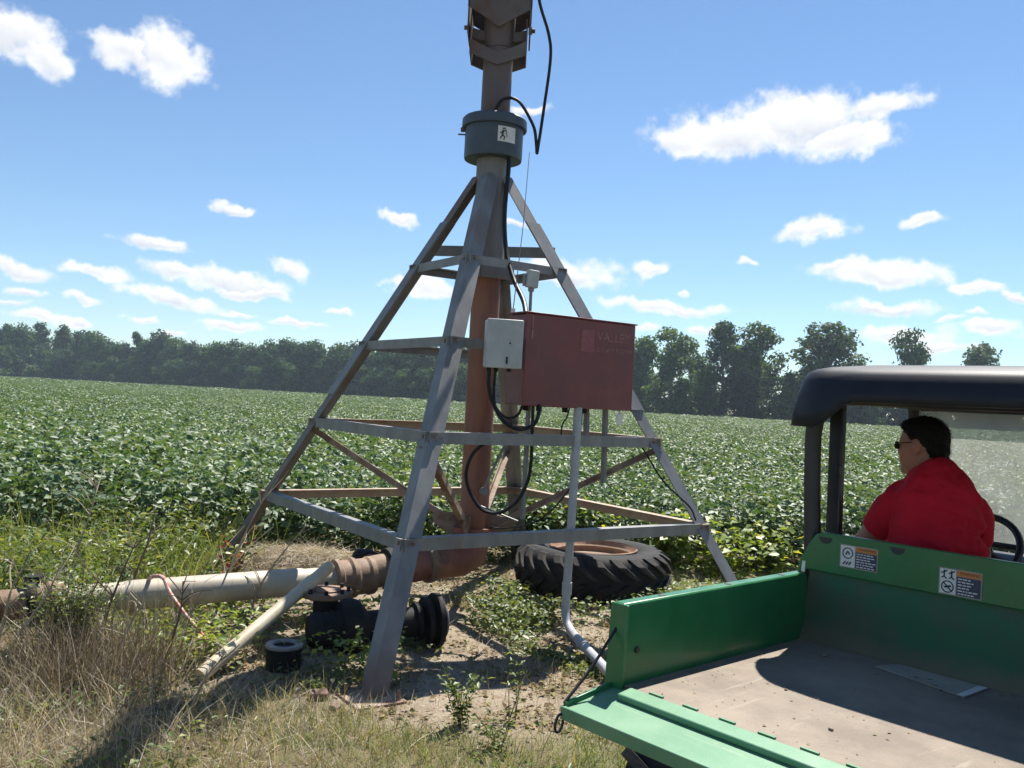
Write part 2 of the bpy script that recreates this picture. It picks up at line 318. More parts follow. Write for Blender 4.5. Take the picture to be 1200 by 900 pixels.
class MB:
    """collects shapes; build() links them as ONE mesh object"""
    def __init__(s): s.v = []; s.f = []

    def add(s, verts, faces):
        o = len(s.v)
        s.v += [tuple(p) for p in verts]
        s.f += [tuple(i + o for i in f) for f in faces]
        return s

    def box(s, c, d, rot=None):
        x, y, z = (k / 2 for k in d)
        P = [V(a * x, b * y, e * z) for a in (-1, 1) for b in (-1, 1) for e in (-1, 1)]
        if rot is not None: P = [rot @ p for p in P]
        P = [p + V(*c) for p in P]
        return s.add(P, [(0, 1, 3, 2), (4, 6, 7, 5), (0, 4, 5, 1), (2, 3, 7, 6), (0, 2, 6, 4), (1, 5, 7, 3)])

    def beam(s, p0, p1, prof, u, v):
        """extrude a closed profile [(a,b)] in the basis u, v from p0 to p1"""
        n = len(prof)
        P = [p0 + u * a + v * b for a, b in prof] + [p1 + u * a + v * b for a, b in prof]
        F = [(i, (i + 1) % n, n + (i + 1) % n, n + i) for i in range(n)]
        return s.add(P, F + [tuple(range(n - 1, -1, -1)), tuple(range(n, 2 * n))])

    def tube(s, path, r, n=12, cap=True):
        path = [Vector(p) for p in path]
        rs = r if isinstance(r, (list, tuple)) else [r] * len(path)
        P = []; F = []
        t0 = (path[1] - path[0]).normalized()
        up = V(0, 0, 1) if abs(t0.z) < .9 else V(1, 0, 0)
        a = t0.cross(up).normalized()
        for i, p in enumerate(path):
            if i == 0: t = t0
            elif i == len(path) - 1: t = (p - path[i - 1]).normalized()
            else: t = ((p - path[i - 1]).normalized() + (path[i + 1] - p).normalized()).normalized()
            a = (a - t * a.dot(t)).normalized(); b = t.cross(a)
            for k in range(n):
                g = 2 * math.pi * k / n
                P.append(p + (a * math.cos(g) + b * math.sin(g)) * rs[i])
        for i in range(len(path) - 1):
            for k in range(n):
                F.append((i * n + k, i * n + (k + 1) % n, (i + 1) * n + (k + 1) % n, (i + 1) * n + k))
        if cap:
            F.append(tuple(range(n - 1, -1, -1))); F.append(tuple(range((len(path) - 1) * n, len(path) * n)))
        return s.add(P, F)

    def lathe(s, prof, o, axis, n=32, closed=False):
        """prof [(radius, along axis)]"""
        ax = Vector(axis).normalized()
        up = V(0, 0, 1) if abs(ax.z) < .9 else V(1, 0, 0)
        a = ax.cross(up).normalized(); b = ax.cross(a); o = Vector(o)
        P = [o + ax * h + (a * math.cos(2 * math.pi * k / n) + b * math.sin(2 * math.pi * k / n)) * r for r, h in prof for k in range(n)]
        m = len(prof); F = []
        for i in range(m if closed else m - 1):
            j = (i + 1) % m
            for k in range(n):
                F.append((i * n + k, i * n + (k + 1) % n, j * n + (k + 1) % n, j * n + k))
        if not closed:
            F.append(tuple(range(n - 1, -1, -1))); F.append(tuple(range((m - 1) * n, m * n)))
        return s.add(P, F)

    def prism(s, poly, o, u, v, w, th):
        """closed outline poly in the plane (u, v) at o, thickness th along w"""
        o = Vector(o); n = len(poly)
        P = [o + u * a + v * b for a, b in poly] + [o + u * a + v * b + w * th for a, b in poly]
        F = [(i, (i + 1) % n, n + (i + 1) % n, n + i) for i in range(n)]
        return s.add(P, F + [tuple(range(n - 1, -1, -1)), tuple(range(n, 2 * n))])

    def build(s, name, m, parent=None, smooth=35, bevel=0):
        me = bpy.data.meshes.new(name)
        me.from_pydata(s.v, [], s.f)
        me.validate(); me.update()
        o = bpy.data.objects.new(name, me)
        COL.objects.link(o)
        if m is not None: me.materials.append(M[m] if isinstance(m, str) else m)
        fix_normals(me)
        if smooth:
            me.shade_smooth(); me.set_sharp_from_angle(angle=R(smooth))
        if bevel:
            b = o.modifiers.new('bevel', 'BEVEL'); b.width = bevel; b.segments = 2; b.limit_method = 'ANGLE'; b.angle_limit = R(35)
            b.harden_normals = False
        if parent is not None: o.parent = parent
        return o


import bmesh


def fix_normals(me):
    bm = bmesh.new(); bm.from_mesh(me)
    bmesh.ops.recalc_face_normals(bm, faces=bm.faces)
    bm.to_mesh(me); bm.free()


def tag(o, label=None, cat=None, group=None, kind=None):
    if label: o['label'] = label
    if cat: o['category'] = cat
    if group: o['group'] = group
    if kind: o['kind'] = kind
    return o


def thing(name, label, cat, loc=(0, 0, 0), rz=0.0, group=None):
    o = bpy.data.objects.new(name, None)
    o.empty_display_size = .2
    COL.objects.link(o)
    o.location = loc; o.rotation_euler = (0, 0, rz)
    bpy.context.view_layer.update()
    return tag(o, label, cat, group)


def child(o, parent):
    """parent a mesh built in world coordinates to a thing that stands elsewhere"""
    bpy.context.view_layer.update()
    o.parent = parent
    o.matrix_parent_inverse = parent.matrix_world.inverted()
    return o


def spline(pts, n=8):
    """Catmull-Rom through the points"""
    P = [Vector(p) for p in pts]
    P = [P[0] * 2 - P[1]] + P + [P[-1] * 2 - P[-2]]
    out = []
    for i in range(1, len(P) - 2):
        for k in range(n):
            t = k / n
            out.append(.5 * ((2 * P[i]) + (P[i + 1] - P[i - 1]) * t + (2 * P[i - 1] - 5 * P[i] + 4 * P[i + 1] - P[i + 2]) * t * t
                             + (3 * P[i] - P[i - 1] - 3 * P[i + 1] + P[i + 2]) * t ** 3))
    return out + [P[-2]]


def text_mesh(name, s, size, m, mw, parent=None, extrude=.0006):
    c = bpy.data.curves.new('txt', 'FONT'); c.body = s; c.size = size; c.extrude = extrude
    c.align_x = 'CENTER'; c.align_y = 'CENTER'; c.resolution_u = 2
    t = bpy.data.objects.new('txt', c); COL.objects.link(t)
    dg = bpy.context.evaluated_depsgraph_get()
    me = bpy.data.meshes.new_from_object(t.evaluated_get(dg))
    bpy.data.objects.remove(t)
    me.materials.clear(); me.materials.append(M[m])
    o = bpy.data.objects.new(name, me); COL.objects.link(o)
    me.transform(mw)
    if parent is not None: o.parent = parent
    return o


def frame_mat(o, u, v, w):
    m = Matrix.Identity(4)
    for i, a in enumerate((u, v, w)):
        m[0][i], m[1][i], m[2][i] = a
    m[0][3], m[1][3], m[2][3] = o
    return m


def np_mesh(name, verts, faces, m, kind=None, smooth=False):
    """verts (n,3) array, faces (m,k) array of equal-sided faces"""
    me = bpy.data.meshes.new(name)
    nv, nf, k = len(verts), len(faces), faces.shape[1]
    me.vertices.add(nv); me.vertices.foreach_set('co', np.ascontiguousarray(verts, dtype=np.float32).ravel())
    me.loops.add(nf * k); me.loops.foreach_set('vertex_index', np.ascontiguousarray(faces, dtype=np.int32).ravel())
    me.polygons.add(nf); me.polygons.foreach_set('loop_start', np.arange(0, nf * k, k, dtype=np.int32))
    me.update(); me.validate()
    if smooth: me.shade_smooth()
    me.materials.append(M[m] if isinstance(m, str) else m)
    o = bpy.data.objects.new(name, me)
    COL.objects.link(o)
    if kind: o['kind'] = kind
    return o


def unit(a): return a / np.maximum(np.linalg.norm(a, axis=-1, keepdims=True), 1e-9)


LEAF = np.array([(0, 0, 0), (.42, .5, .10), (.45, 0, -.02), (.42, -.5, .10), (1, 0, -.10)])          # along, side, up
LEAF_F = np.array([(0, 2, 1), (0, 3, 2), (1, 2, 4), (2, 3, 4)])
QUAD = np.array([(-.5, -.5, 0), (.5, -.5, .12), (.5, .5, 0), (-.5, .5, .12)])
QUAD_F = np.array([(0, 1, 2), (0, 2, 3)])


def leaves(P, D, U, L, W, tpl=LEAF, tf=LEAF_F):
    """P base, D direction, U rough normal, L length, W width -> verts, faces"""
    D = unit(D); S = unit(np.cross(U, D)); Nn = np.cross(D, S)
    n, k = len(P), len(tpl)
    X = (P[:, None, :] + tpl[None, :, 0, None] * (D * L[:, None])[:, None, :] + tpl[None, :, 1, None] * (S * W[:, None])[:, None, :]
         + tpl[None, :, 2, None] * (Nn * L[:, None])[:, None, :])
    F = tf[None] + (np.arange(n) * k)[:, None, None]
    return X.reshape(-1, 3), F.reshape(-1, 3)


def blades(P, D, L, W, bend, seg=3):
    """grass ribbons: root P, lean direction D (unit-ish, with z), bend downwards"""
    n = len(P)
    D = unit(D); S = unit(np.cross(D, np.array([[0, 0, 1.]]) + rng.normal(0, .4, (n, 3))))
    H = unit(np.concatenate([D[:, :2], np.zeros((n, 1))], 1))
    rows = []
    for i in range(seg + 1):
        t = i / seg
        c = P + D * (L * t)[:, None] + H * (bend * L * t * t)[:, None]
        c[:, 2] -= bend * L * t * t * .55
        w = (W * (1 - t) ** .7 * .5)[:, None] if i < seg else (W * .04)[:, None]
        rows += [c - S * w, c + S * w]
    X = np.stack(rows, 1).reshape(-1, 3)
    f = []
    for i in range(seg):
        a = 2 * i
        f += [(a, a + 1, a + 3), (a, a + 3, a + 2)]
    F = np.array(f)[None] + (np.arange(n) * (2 * seg + 2))[:, None, None]
    return X, F.reshape(-1, 3)


def join_np(parts):
    vs, fs, o = [], [], 0
    for v, f in parts:
        vs.append(v); fs.append(f + o); o += len(v)
    return np.concatenate(vs), np.concatenate(fs)


# ------------------------------------------------------------------ ground
def gz(x, y):
    """gentle unevenness of the yard; flat far away"""
    x = np.asarray(x, float); y = np.asarray(y, float)
    k = np.clip(1.5 - np.hypot(x, y - 6) / 12, 0, 1)
    h = .018 * np.sin(1.7 * x + .6 * y) + .014 * np.sin(2.9 * y - 1.1 * x + 1) + .008 * np.sin(6.1 * x + 4.3 * y) + .006 * np.sin(9.7 * x - 7.9 * y)
    return h * k


def build_ground():
    far = np.array([-2500, -1200, -600, -350, -200, -120, -70, -40, -24, -15])
    xs = np.concatenate([far, np.arange(-9, 9.01, .14), -far[::-1]])
    ys = np.concatenate([[-2500, -900, -300, -100, -40, -15, -5], np.arange(0, 13.01, .14), [15, 18, 24, 34, 50, 80, 120, 180, 260, 380, 600, 1000, 2500]])
    X, Y = np.meshgrid(xs, ys)
    Z = gz(X, Y)
    nx, ny = len(xs), len(ys)
    i, j = np.meshgrid(np.arange(nx - 1), np.arange(ny - 1))
    a = (j * nx + i).ravel()
    F = np.stack([a, a + 1, a + nx + 1, a + nx], 1)
    m = bpy.data.materials.new('yard_soil'); m.use_nodes = True
    nt = m.node_tree; N, L = nt.nodes.new, nt.links.new
    p = nt.nodes['Principled BSDF']; p.inputs['Roughness'].default_value = .95; p.inputs['Specular IOR Level'].default_value = .15
    tc = N('ShaderNodeTexCoord')

    def noise(s, d=8, r=.62):
        n = N('ShaderNodeTexNoise'); n.inputs['Scale'].default_value = s; n.inputs['Detail'].default_value = d; n.inputs['Roughness'].default_value = r
        L(tc.outputs['Object'], n.inputs['Vector']); return n.outputs['Fac']

    def rng_(v, a, b):
        n = N('ShaderNodeMapRange'); n.inputs['From Min'].default_value = a; n.inputs['From Max'].default_value = b; L(v, n.inputs['Value']); return n.outputs[0]

    def mix(f, a, b):
        n = N('ShaderNodeMix'); n.data_type = 'RGBA'
        L(f, n.inputs[0]) if not isinstance(f, float) else None
        for i, c in ((6, a), (7, b)):
            if isinstance(c, tuple): n.inputs[i].default_value = (*c, 1)
            else: L(c, n.inputs[i])
        return n.outputs[2]
    sand = mix(rng_(noise(2.2), .35, .65), (.33, .275, .205), (.23, .185, .135))
    sand = mix(rng_(noise(9), .5, .68), sand, (.17, .125, .08))
    sand = mix(rng_(noise(55, 4, .7), .52, .72), sand, (.12, .09, .06))
    sand = mix(rng_(noise(38, 3, .7), .60, .72), sand, (.46, .40, .31))
    soil = mix(rng_(noise(3), .35, .65), (.13, .105, .06), (.20, .16, .10))
    soil = mix(rng_(noise(1.3), .5, .62), soil, (.10, .115, .04))
    sub = N('ShaderNodeVectorMath'); sub.operation = 'SUBTRACT'; sub.inputs[1].default_value = (.1, 6.5, 0); L(tc.outputs['Object'], sub.inputs[0])
    mul = N('ShaderNodeVectorMath'); mul.operation = 'MULTIPLY'; mul.inputs[1].default_value = (.40, .48, 0); L(sub.outputs[0], mul.inputs[0])
    ln = N('ShaderNodeVectorMath'); ln.operation = 'LENGTH'; L(mul.outputs[0], ln.inputs[0])
    ma = N('ShaderNodeMath'); ma.operation = 'ADD'; L(ln.outputs['Value'], ma.inputs[0])
    mb = N('ShaderNodeMath'); mb.operation = 'MULTIPLY_ADD'; L(noise(1.6), mb.inputs[0]); mb.inputs[1].default_value = .9; mb.inputs[2].default_value = -.45
    L(mb.outputs[0], ma.inputs[1])
    col = mix(rng_(ma.outputs[0], .85, 1.1), sand, soil)
    L(col, p.inputs['Base Color'])
    b = N('ShaderNodeBump'); b.inputs['Strength'].default_value = .8; b.inputs['Distance'].default_value = .03
    L(noise(14, 10, .7), b.inputs['Height']); L(b.outputs[0], p.inputs['Normal'])
    o = np_mesh('ground', np.stack([X.ravel(), Y.ravel(), Z.ravel()], 1), F, m, smooth=True)
    tag(o, 'sandy brown yard soil running under the crop', kind='structure')


build_ground()

# ------------------------------------------------------------------ centre pivot tower
TC = V(-.256, 7.254, 0)
PHI, RB, RT, ZT = 3.3324, 2.387, .168, 3.56
LV = (.842, 1.490, 2.158, 2.815)


def legp(k, z):
    r = RB + (RT - RB) * z / ZT
    a = PHI + k * math.pi / 2
    return V(TC.x + r * math.sin(a), TC.y + r * math.cos(a), z)


def hdir(a, b):
    d = b - a; d.z = 0
    return d.normalized()


def cyl(mb, o, ax, r, h, n=6):
    return mb.lathe([(r, 0), (r, h)], o, ax, n)


def build_tower():
    T = thing('pivot_tower', 'four-legged galvanized steel pyramid tower around the upright red pipe', 'irrigation tower', TC)
    for k in range(4):
        e1 = hdir(legp(k, 0), legp((k + 1) % 4, 0)); e2 = hdir(legp(k, 0), legp((k + 3) % 4, 0))
        g = float(gz(legp(k, 0).x, legp(k, 0).y))
        p0, p1 = legp(k, g - .02), legp(k, ZT)
        w, t = .118, .010
        lg = MB().beam(p0, p1, [(0, 0), (w, 0), (w, t), (t, t), (t, w), (0, w)], e1, e2).build('leg', 'legrust' if k == 1 else 'galv2', smooth=20)
        child(lg, T)
        out = V(math.sin(PHI + k * math.pi / 2), math.cos(PHI + k * math.pi / 2), 0)
        c = legp(k, g) - out * .06
        bp = MB().box((c.x, c.y, g + .012), (.30, .30, .024), Matrix.Rotation(-PHI - k * math.pi / 2 + math.pi / 4, 3, 'Z')).build('base_plate', 'rustbar', bevel=.004)
        child(bp, lg)
        for sx, sy in ((.11, .11), (.11, -.11), (-.11, .11)):
            q = c + e1 * sx + e2 * sy
            bo = MB()
            cyl(bo, (q.x, q.y, g + .02), (0, 0, 1), .016, .022); cyl(bo, (q.x, q.y, g + .03), (0, 0, 1), .009, .05, 8)
            child(bo.build('anchor_bolt', 'rustbar'), lg)
        # splice where the upper angle sleeves over the lower one
        if k in (1, 3):
            sp = MB().beam(legp(k, 3.18) + out * .012, legp(k, 1.7) + out * .012, [(-.004, -.004), (w + .012, -.004), (w + .012, t + .006), (t + .006, t + .006), (t + .006, w + .012), (-.004, w + .012)], e1, e2).build('sleeve', 'galv', smooth=20)
            child(sp, lg)
    hw = (.08, .08, .072, .068)
    for li, z in enumerate(LV):
        h = hw[li]; t = .009
        for k in range(4):
            a, b = legp(k, z), legp((k + 1) % 4, z)
            d = hdir(a, b); mid = (a + b) / 2 - V(TC.x, TC.y, z)
            out = (mid - d * mid.dot(d)).normalized()
            a2, b2 = a - d * .035 + out * .004, b + d * .035 + out * .004
            br = MB().beam(a2, b2, [(t, 0), (t, -h), (0, -h), (0, -t), (-h * .85, -t), (-h * .85, 0)], out, V(0, 0, 1))
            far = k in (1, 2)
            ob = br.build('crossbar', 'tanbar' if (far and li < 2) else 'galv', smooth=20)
            child(ob, T)
            for q in (a2 + d * .085, b2 - d * .085):
                bo = MB(); cyl(bo, q + out * t - V(0, 0, h * .45), out, .014, .012)
                child(bo.build('bolt', 'rustbar'), ob)
    # flat strap from the left leg to the right leg behind the pipe
    z = 2.97
    a, b = legp(1, z), legp(3, z); d = hdir(a, b); n = V(-d.y, d.x, 0)
    if n.y < 0: n = -n
    off = n * .15
    child(MB().beam(a + off, b + off, [(0, -.045), (.01, -.045), (.01, .045), (0, .045)], n, V(0, 0, 1)).build('crossbar', 'galv', smooth=20), T)
    # braces from the legs down to the foot of the pipe
    for k in range(4):
        top = legp(k, LV[1] - .10)
        rd = hdir(TC, top)
        lo = V(TC.x, TC.y, .66) + rd * .16
        d = (top - lo).normalized(); s = d.cross(V(0, 0, 1)).normalized(); u = s.cross(d)
        w = .05; t = .008
        child(MB().beam(lo, top - rd * .02, [(0, 0), (w, 0), (w, t), (t, t), (t, w), (0, w)], s, u).build('diagonal_brace', 'rustbar', smooth=20), T)
        child(MB().prism([(.10, -.04), (.34, .10), (.36, .17), (.10, .22)], V(TC.x, TC.y, .58) - V(-rd.y, rd.x, 0) * .005, rd, V(0, 0, 1), V(-rd.y, rd.x, 0), .01).build('gusset', 'rustbar', smooth=20), T)
    c = (TC.x, TC.y, 0)
    child(MB().lathe([(.118, .60), (.118, 2.80)], c, (0, 0, 1), 40).build('riser_pipe', 'riser'), T)
    child(MB().lathe([(.132, 2.72), (.132, 3.72)], c, (0, 0, 1), 40).build('upper_pipe', 'galv2'), T)
    child(MB().lathe([(.165, .63), (.165, .67), (.119, .672)], c, (0, 0, 1), 36).build('flange', 'redelbow'), T)
    # collar plate under the third ring
    col = MB()
    for sgn in (-1, 1):
        for ax in (0, 1):
            e = hdir(legp(0, 0), legp(1, 0)); f = hdir(legp(0, 0), legp(3, 0))
            if ax: e, f = f, e
            p = V(TC.x, TC.y, 2.76) + f * sgn * .15
            col.box(p, (.33, .012, .10), Matrix((e, f, V(0, 0, 1))).transposed())
    child(col.build('collar', 'galv', smooth=20), T)
    # small sensor hub and rod on the pipe
    hub = MB(); cyl(hub, V(TC.x + .07, TC.y - .13, .98), V(.25, -1, 0), .034, .03, 16); cyl(hub, V(TC.x + .075, TC.y - .155, .98), V(.25, -1, 0), .018, .02, 12)
    child(hub.build('grease_cap', 'galv'), T)
    child(MB().tube([V(TC.x + .07, TC.y - .14, 1.0), V(TC.x + .25, TC.y - .10, 1.42)], .011, 8).build('rod', 'galv'), T)
    child(MB().tube([V(TC.x + .05, TC.y - .14, .86), V(TC.x + .36, TC.y - .20, .76)], .009, 8).build('rod', 'galv'), T)
    return T


build_tower()


def build_drum():
    T = thing('collector_drum', 'dark blue-grey drum with pale hazard sticker high on the pipe', 'drum', (TC.x, TC.y, 3.70))
    o = (TC.x, TC.y, 0)
    body = MB().lathe([(.10, 3.70), (.236, 3.70), (.241, 3.72), (.241, 4.0), (.10, 4.0)], o, (0, 0, 1), 48).build('drum_body', 'drum', smooth=30)
    child(body, T)
    lid = MB().lathe([(.243, 3.955), (.268, 3.955), (.27, 3.965), (.268, 4.025), (.255, 4.04), (.135, 4.06)], o, (0, 0, 1), 48).build('lid', 'drum', smooth=30)
    child(lid, T)
    a0 = math.atan2(-TC.y, -TC.x) + .10       # faces the yard
    st = MB()
    r = .2425
    n = 8; P = []; F = []
    for i in range(n + 1):
        g = a0 + .02 + i / n * .66
        for z in (3.80, 3.925): P.append((TC.x + r * math.cos(g), TC.y + r * math.sin(g), z))
    for i in range(n): F.append((2 * i, 2 * i + 2, 2 * i + 3, 2 * i + 1))
    s = st.add(P, F).build('hazard_sticker', 'white'); child(s, T)
    # falling-figure pictogram: thin strokes on the sticker

    def at(u, w):   # u across 0..1, w up 0..1
        g = a0 + .02 + u * .66
        return V(TC.x + (r + .0015) * math.cos(g), TC.y + (r + .0015) * math.sin(g), 3.80 + .125 * w)
    pic = MB()
    for pts, rad in (([(.27, .72), (.24, .40)], .010), ([(.26, .62), (.12, .52)], .006), ([(.27, .62), (.40, .74)], .006), ([(.24, .40), (.12, .16)], .007),
                     ([(.24, .40), (.36, .30), (.32, .12)], .007), ([(.38, .92), (.46, .62), (.42, .60), (.50, .34)], .004), ([(.285, .80), (.29, .86)], .013)):
        pic.tube([at(*q) for q in pts], rad * .8, 6)
    child(pic.build('pictogram', 'ink'), s)
    cl = MB(); cl.box((TC.x - .262, TC.y - .02, 3.94), (.03, .04, .03)); cl.box((TC.x - .268, TC.y - .02, 3.90), (.06, .012, .012))
    child(cl.build('clip', 'hinge', bevel=.003), T)


build_drum()


def build_head():
    """swivel and hinge the first span hangs on"""
    T = thing('swivel_hinge', 'rusty bolted hinge bracket joining the overhead span to the upright pipe', 'pipe hinge', (TC.x, TC.y, 4.05))
    o = (TC.x, TC.y, 0)
    child(MB().lathe([(.122, 4.03), (.122, 4.62), (.118, 4.66)], o, (0, 0, 1), 40).build('swivel_pipe', 'hinge'), T)
    X, Z, Y = V(1, 0, 0), V(0, 0, 1), V(0, 1, 0)
    # lower clevis: a strap bent round the pipe with two ears
    for yy in (-.14, .13):
        child(MB().prism([(-.225, .00), (-.23, -.12), (-.115, -.165), (0, -.21), (.115, -.165), (.23, -.12), (.225, .00), (.14, -.05), (0, -.10), (-.14, -.05)],
                         V(TC.x, TC.y + yy, 4.66), X, Z, Y, .012).build('lower_strap', 'hinge', smooth=20, bevel=.003), T)
    for sgn in (-1, 1):
        ear = MB().prism([(-.14, -.10), (.14, -.10), (.14, .20), (-.14, .20)], V(TC.x + sgn * .222, TC.y, 4.64), Y, Z, X, .012 * sgn).build('clevis_ear', 'hinge', smooth=20, bevel=.003)
        child(ear, T)
        bo = MB(); cyl(bo, V(TC.x + sgn * .24, TC.y, 4.80), X * sgn, .032, .03, 6); cyl(bo, V(TC.x + sgn * .24, TC.y, 4.80), X * sgn, .018, .055, 10)
        child(bo.build('hinge_bolt', 'hinge'), T)
        child(MB().prism([(-.17, .04), (.17, .04), (.17, .50), (-.17, .50)], V(TC.x + sgn * (.245 if sgn > 0 else .245), TC.y, 4.66), Y, Z, X, .014 * sgn).build('upper_ear', 'hinge', smooth=20, bevel=.003), T)
    for sgn in (-1, 1):
        child(MB().prism([(.10, .0), (.222, .02), (.222, .11), (.10, .075)], V(TC.x, TC.y - .05, 4.675), X * sgn, Z, Y, .10).build('hinge_block', 'hinge', smooth=20, bevel=.003), T)
    for yy in (-.17, .16):
        child(MB().prism([(-.262, .30), (-.262, .05), (-.14, -.02), (0, -.11), (.14, -.02), (.262, .05), (.262, .30)],
                         V(TC.x, TC.y + yy, 4.86), X, Z, Y, .012).build('upper_strap', 'hinge', smooth=20, bevel=.003), T)
    child(MB().tube(spline([V(TC.x, TC.y, 4.62), V(TC.x, TC.y, 4.95), V(TC.x, TC.y, 5.16), V(TC.x + .002, TC.y - .10, 5.32), V(TC.x + .01, TC.y - .34, 5.37), V(TC.x + .02, TC.y - .8, 5.37)]), .13, 28).build('swivel_elbow', 'hinge'), T)
    sp = thing('span_pipe', 'galvanized span pipe running overhead from the hinge', 'pipe', (TC.x + .02, TC.y - .8, 5.37))
    child(MB().tube([V(TC.x + .02, TC.y - .8, 5.37), V(TC.x + .06, TC.y - 9.5, 5.40)], .085, 24).build('pipe', 'galv'), sp)
    child(MB().lathe([(.135, 0), (.135, .03), (.09, .031)], V(TC.x + .02, TC.y - .80, 5.37), (0, -1, 0), 28).build('flange', 'hinge'), sp)


build_head()


# ------------------------------------------------------------------ red control cabinet, boxes and wires on the tower
SN = legp(0, 1.9); SD = hdir(legp(0, 1.9), legp(3, 1.9)); SO = V(SD.y, -SD.x, 0)    # along the near right side, outward


def sp3(s, o, z): return V(SN.x, SN.y, z) + SD * s + SO * o


def build_cabinet():
    Zv = V(0, 0, 1)
    rot = Matrix((SD, SO, Zv)).transposed()
    T = thing('control_cabinet', 'faded dark red metal control cabinet on the side of the tower', 'control panel', sp3(1.06, .07, 1.69))
    s0, s1, z0, z1 = .545, 1.575, 1.692, 2.352
    cm, w, h = (s0 + s1) / 2, s1 - s0, z1 - z0
    child(MB().box(sp3(cm, .07, (z0 + z1) / 2), (w - .012, .22, h - .012), rot).build('cabinet_body', 'panel', bevel=.006), T)
    door = MB().box(sp3(cm, .19, (z0 + z1) / 2), (w, .022, h), rot).build('door', 'panel', bevel=.006)
    child(door, T)
    child(MB().box(sp3(cm, .085, z1 + .006), (w + .02, .26, .01), rot).build('rain_cover', 'panel', bevel=.003), T)
    for z in (z0 + .12, z1 - .14):
        child(MB().tube([sp3(s0 - .004, .195, z - .045), sp3(s0 - .004, .195, z + .045)], .009, 8).build('hinge', 'panel'), door)
    child(MB().box(sp3(s0 + .055, .202, z1 - .10), (.012, .004, .17), rot).build('door_bar', 'letter'), door)
    child(MB().box(sp3(s0 + .56, .2025, z1 - .155), (.125, .004, .165), rot).build('emblem_plate', 'panelfade', bevel=.002), door)
    fm = lambda s, z: frame_mat(sp3(s, .2022, z), SD, Zv, SO)
    child(text_mesh('lettering', 'VALLEY', .098, 'letter', fm(s0 + .815, z1 - .115)), door)
    child(text_mesh('lettering', 'CORNER SYSTEM', .050, 'letter', fm(s0 + .815, z1 - .215)), door)
    # two uprights that carry the cabinet and fittings under it
    for s, tp in ((1.26, 0.0), (1.45, 0.0)):
        child(MB().beam(sp3(s, .0, z0 + .02), sp3(s, .02, 1.12 if s > 1.3 else 1.40), [(0, 0), (.055, 0), (.055, .006), (.006, .006), (.006, .04), (0, .04)], SD, SO).build('support_strut', 'galv', smooth=20), T)
    child(MB().beam(sp3(.72, .0, z0 + .02), sp3(.72, .0, .86), [(0, 0), (.04, 0), (.04, .006), (.006, .006), (.006, .03), (0, .03)], SD, SO).build('support_strut', 'galv', smooth=20), T)
    for s in (.66, .78, 1.02, 1.20):
        f = MB(); cyl(f, sp3(s, .08, z0 - .035), Zv, .022, .05, 8)
        child(f.build('cable_gland', 'cast'), T)
    lk = thing('hanging_tag', 'small white tag hanging under the corner of the red cabinet', 'tag', sp3(1.50, .15, 1.60))
    child(MB().box(sp3(1.50, .15, 1.625), (.055, .006, .09), rot).build('tag', 'white', bevel=.004), lk)
    child(MB().tube([sp3(1.50, .15, 1.67), sp3(1.50, .15, 1.70)], .004, 6).build('string', 'ink'), lk)

    # pale grey junction box
    J = thing('junction_box', 'pale grey plastic junction box left of the red cabinet', 'electrical box', (-.08, 6.13, 1.95))
    r2 = Matrix.Rotation(R(10), 3, 'Z')
    jb = MB().box((-.078, 6.15, 2.115), (.252, .13, .335), r2).build('box_body', 'greybox', bevel=.012); child(jb, J)
    child(MB().box((-.066, 6.077, 2.115), (.256, .02, .34), r2).build('box_lid', 'greybox', bevel=.008), J)
    child(MB().box((-.045, 6.069, 2.00), (.014, .008, .05), r2).build('latch', 'ink'), J)
    child(MB().box((-.028, 6.072, 2.12), (.01, .006, .012), r2).build('screw', 'ink'), J)
    for dx in (-.09, -.04, .05):
        f = MB(); cyl(f, (-.078 + dx, 6.14, 1.925), (0, 0, 1), .016, .03, 8)
        child(f.build('cable_gland', 'cast'), J)
    child(MB().beam(V(-.07, 6.22, 2.2), sp3(.40, .03, 2.2), [(-.02, -.02), (.02, -.02), (.02, .02), (-.02, .02)], V(0, 0, 1), V(1, 0, 0)).build('bracket', 'galv'), J)

    # small sensor box on a stub mast
    S = thing('sensor_box', 'small grey sensor box on a short mast above the red cabinet', 'sensor', sp3(.64, .10, 2.36))
    b = sp3(.64, .10, 0)
    child(MB().tube([V(b.x, b.y, 2.355), V(b.x, b.y, 2.545)], .012, 10).build('mast', 'galv'), S)
    g = MB(); cyl(g, V(b.x, b.y, 2.52), V(0, 0, 1), .022, .03, 8); child(g.build('nut', 'galv'), S)
    child(MB().box((b.x + .005, b.y, 2.61), (.085, .06, .125), Matrix.Rotation(R(20), 3, 'Z') @ Matrix.Rotation(R(4), 3, 'Y')).build('housing', 'greybox', bevel=.006), S)
    child(MB().box((b.x - .045, b.y + .01, 2.60), (.03, .04, .08), Matrix.Rotation(R(20), 3, 'Z')).build('side_clip', 'galv', bevel=.003), S)

    # whip antenna behind the junction box
    A = thing('whip_antenna', 'thin whip antenna rising past the cable beside the pipe', 'antenna', (-.02, 6.45, 2.30))
    child(MB().tube([V(-.02, 6.45, 2.20), V(-.02, 6.45, 2.40)], .016, 10).build('antenna_base', 'white'), A)
    child(MB().tube([V(-.02, 6.45, 2.40), V(.02, 6.50, 3.0), V(.04, 6.52, 3.58)], [.0045, .0035, .0025], 6).build('whip', 'galv'), A)
    child(MB().beam(V(-.02, 6.45, 2.25), legp(3, 2.25) * .35 + legp(0, 2.25) * .65, [(-.012, -.012), (.012, -.012), (.012, .012), (-.012, .012)], V(0, 0, 1), V(1, 0, 0)).build('bracket', 'galv'), A)


build_cabinet()


def cable(pts, r, label, m='cable', name='cable', n=10):
    o = MB().tube(spline(pts, n), r, 10).build(name, m)
    tag(o, label, 'cable')
    return o


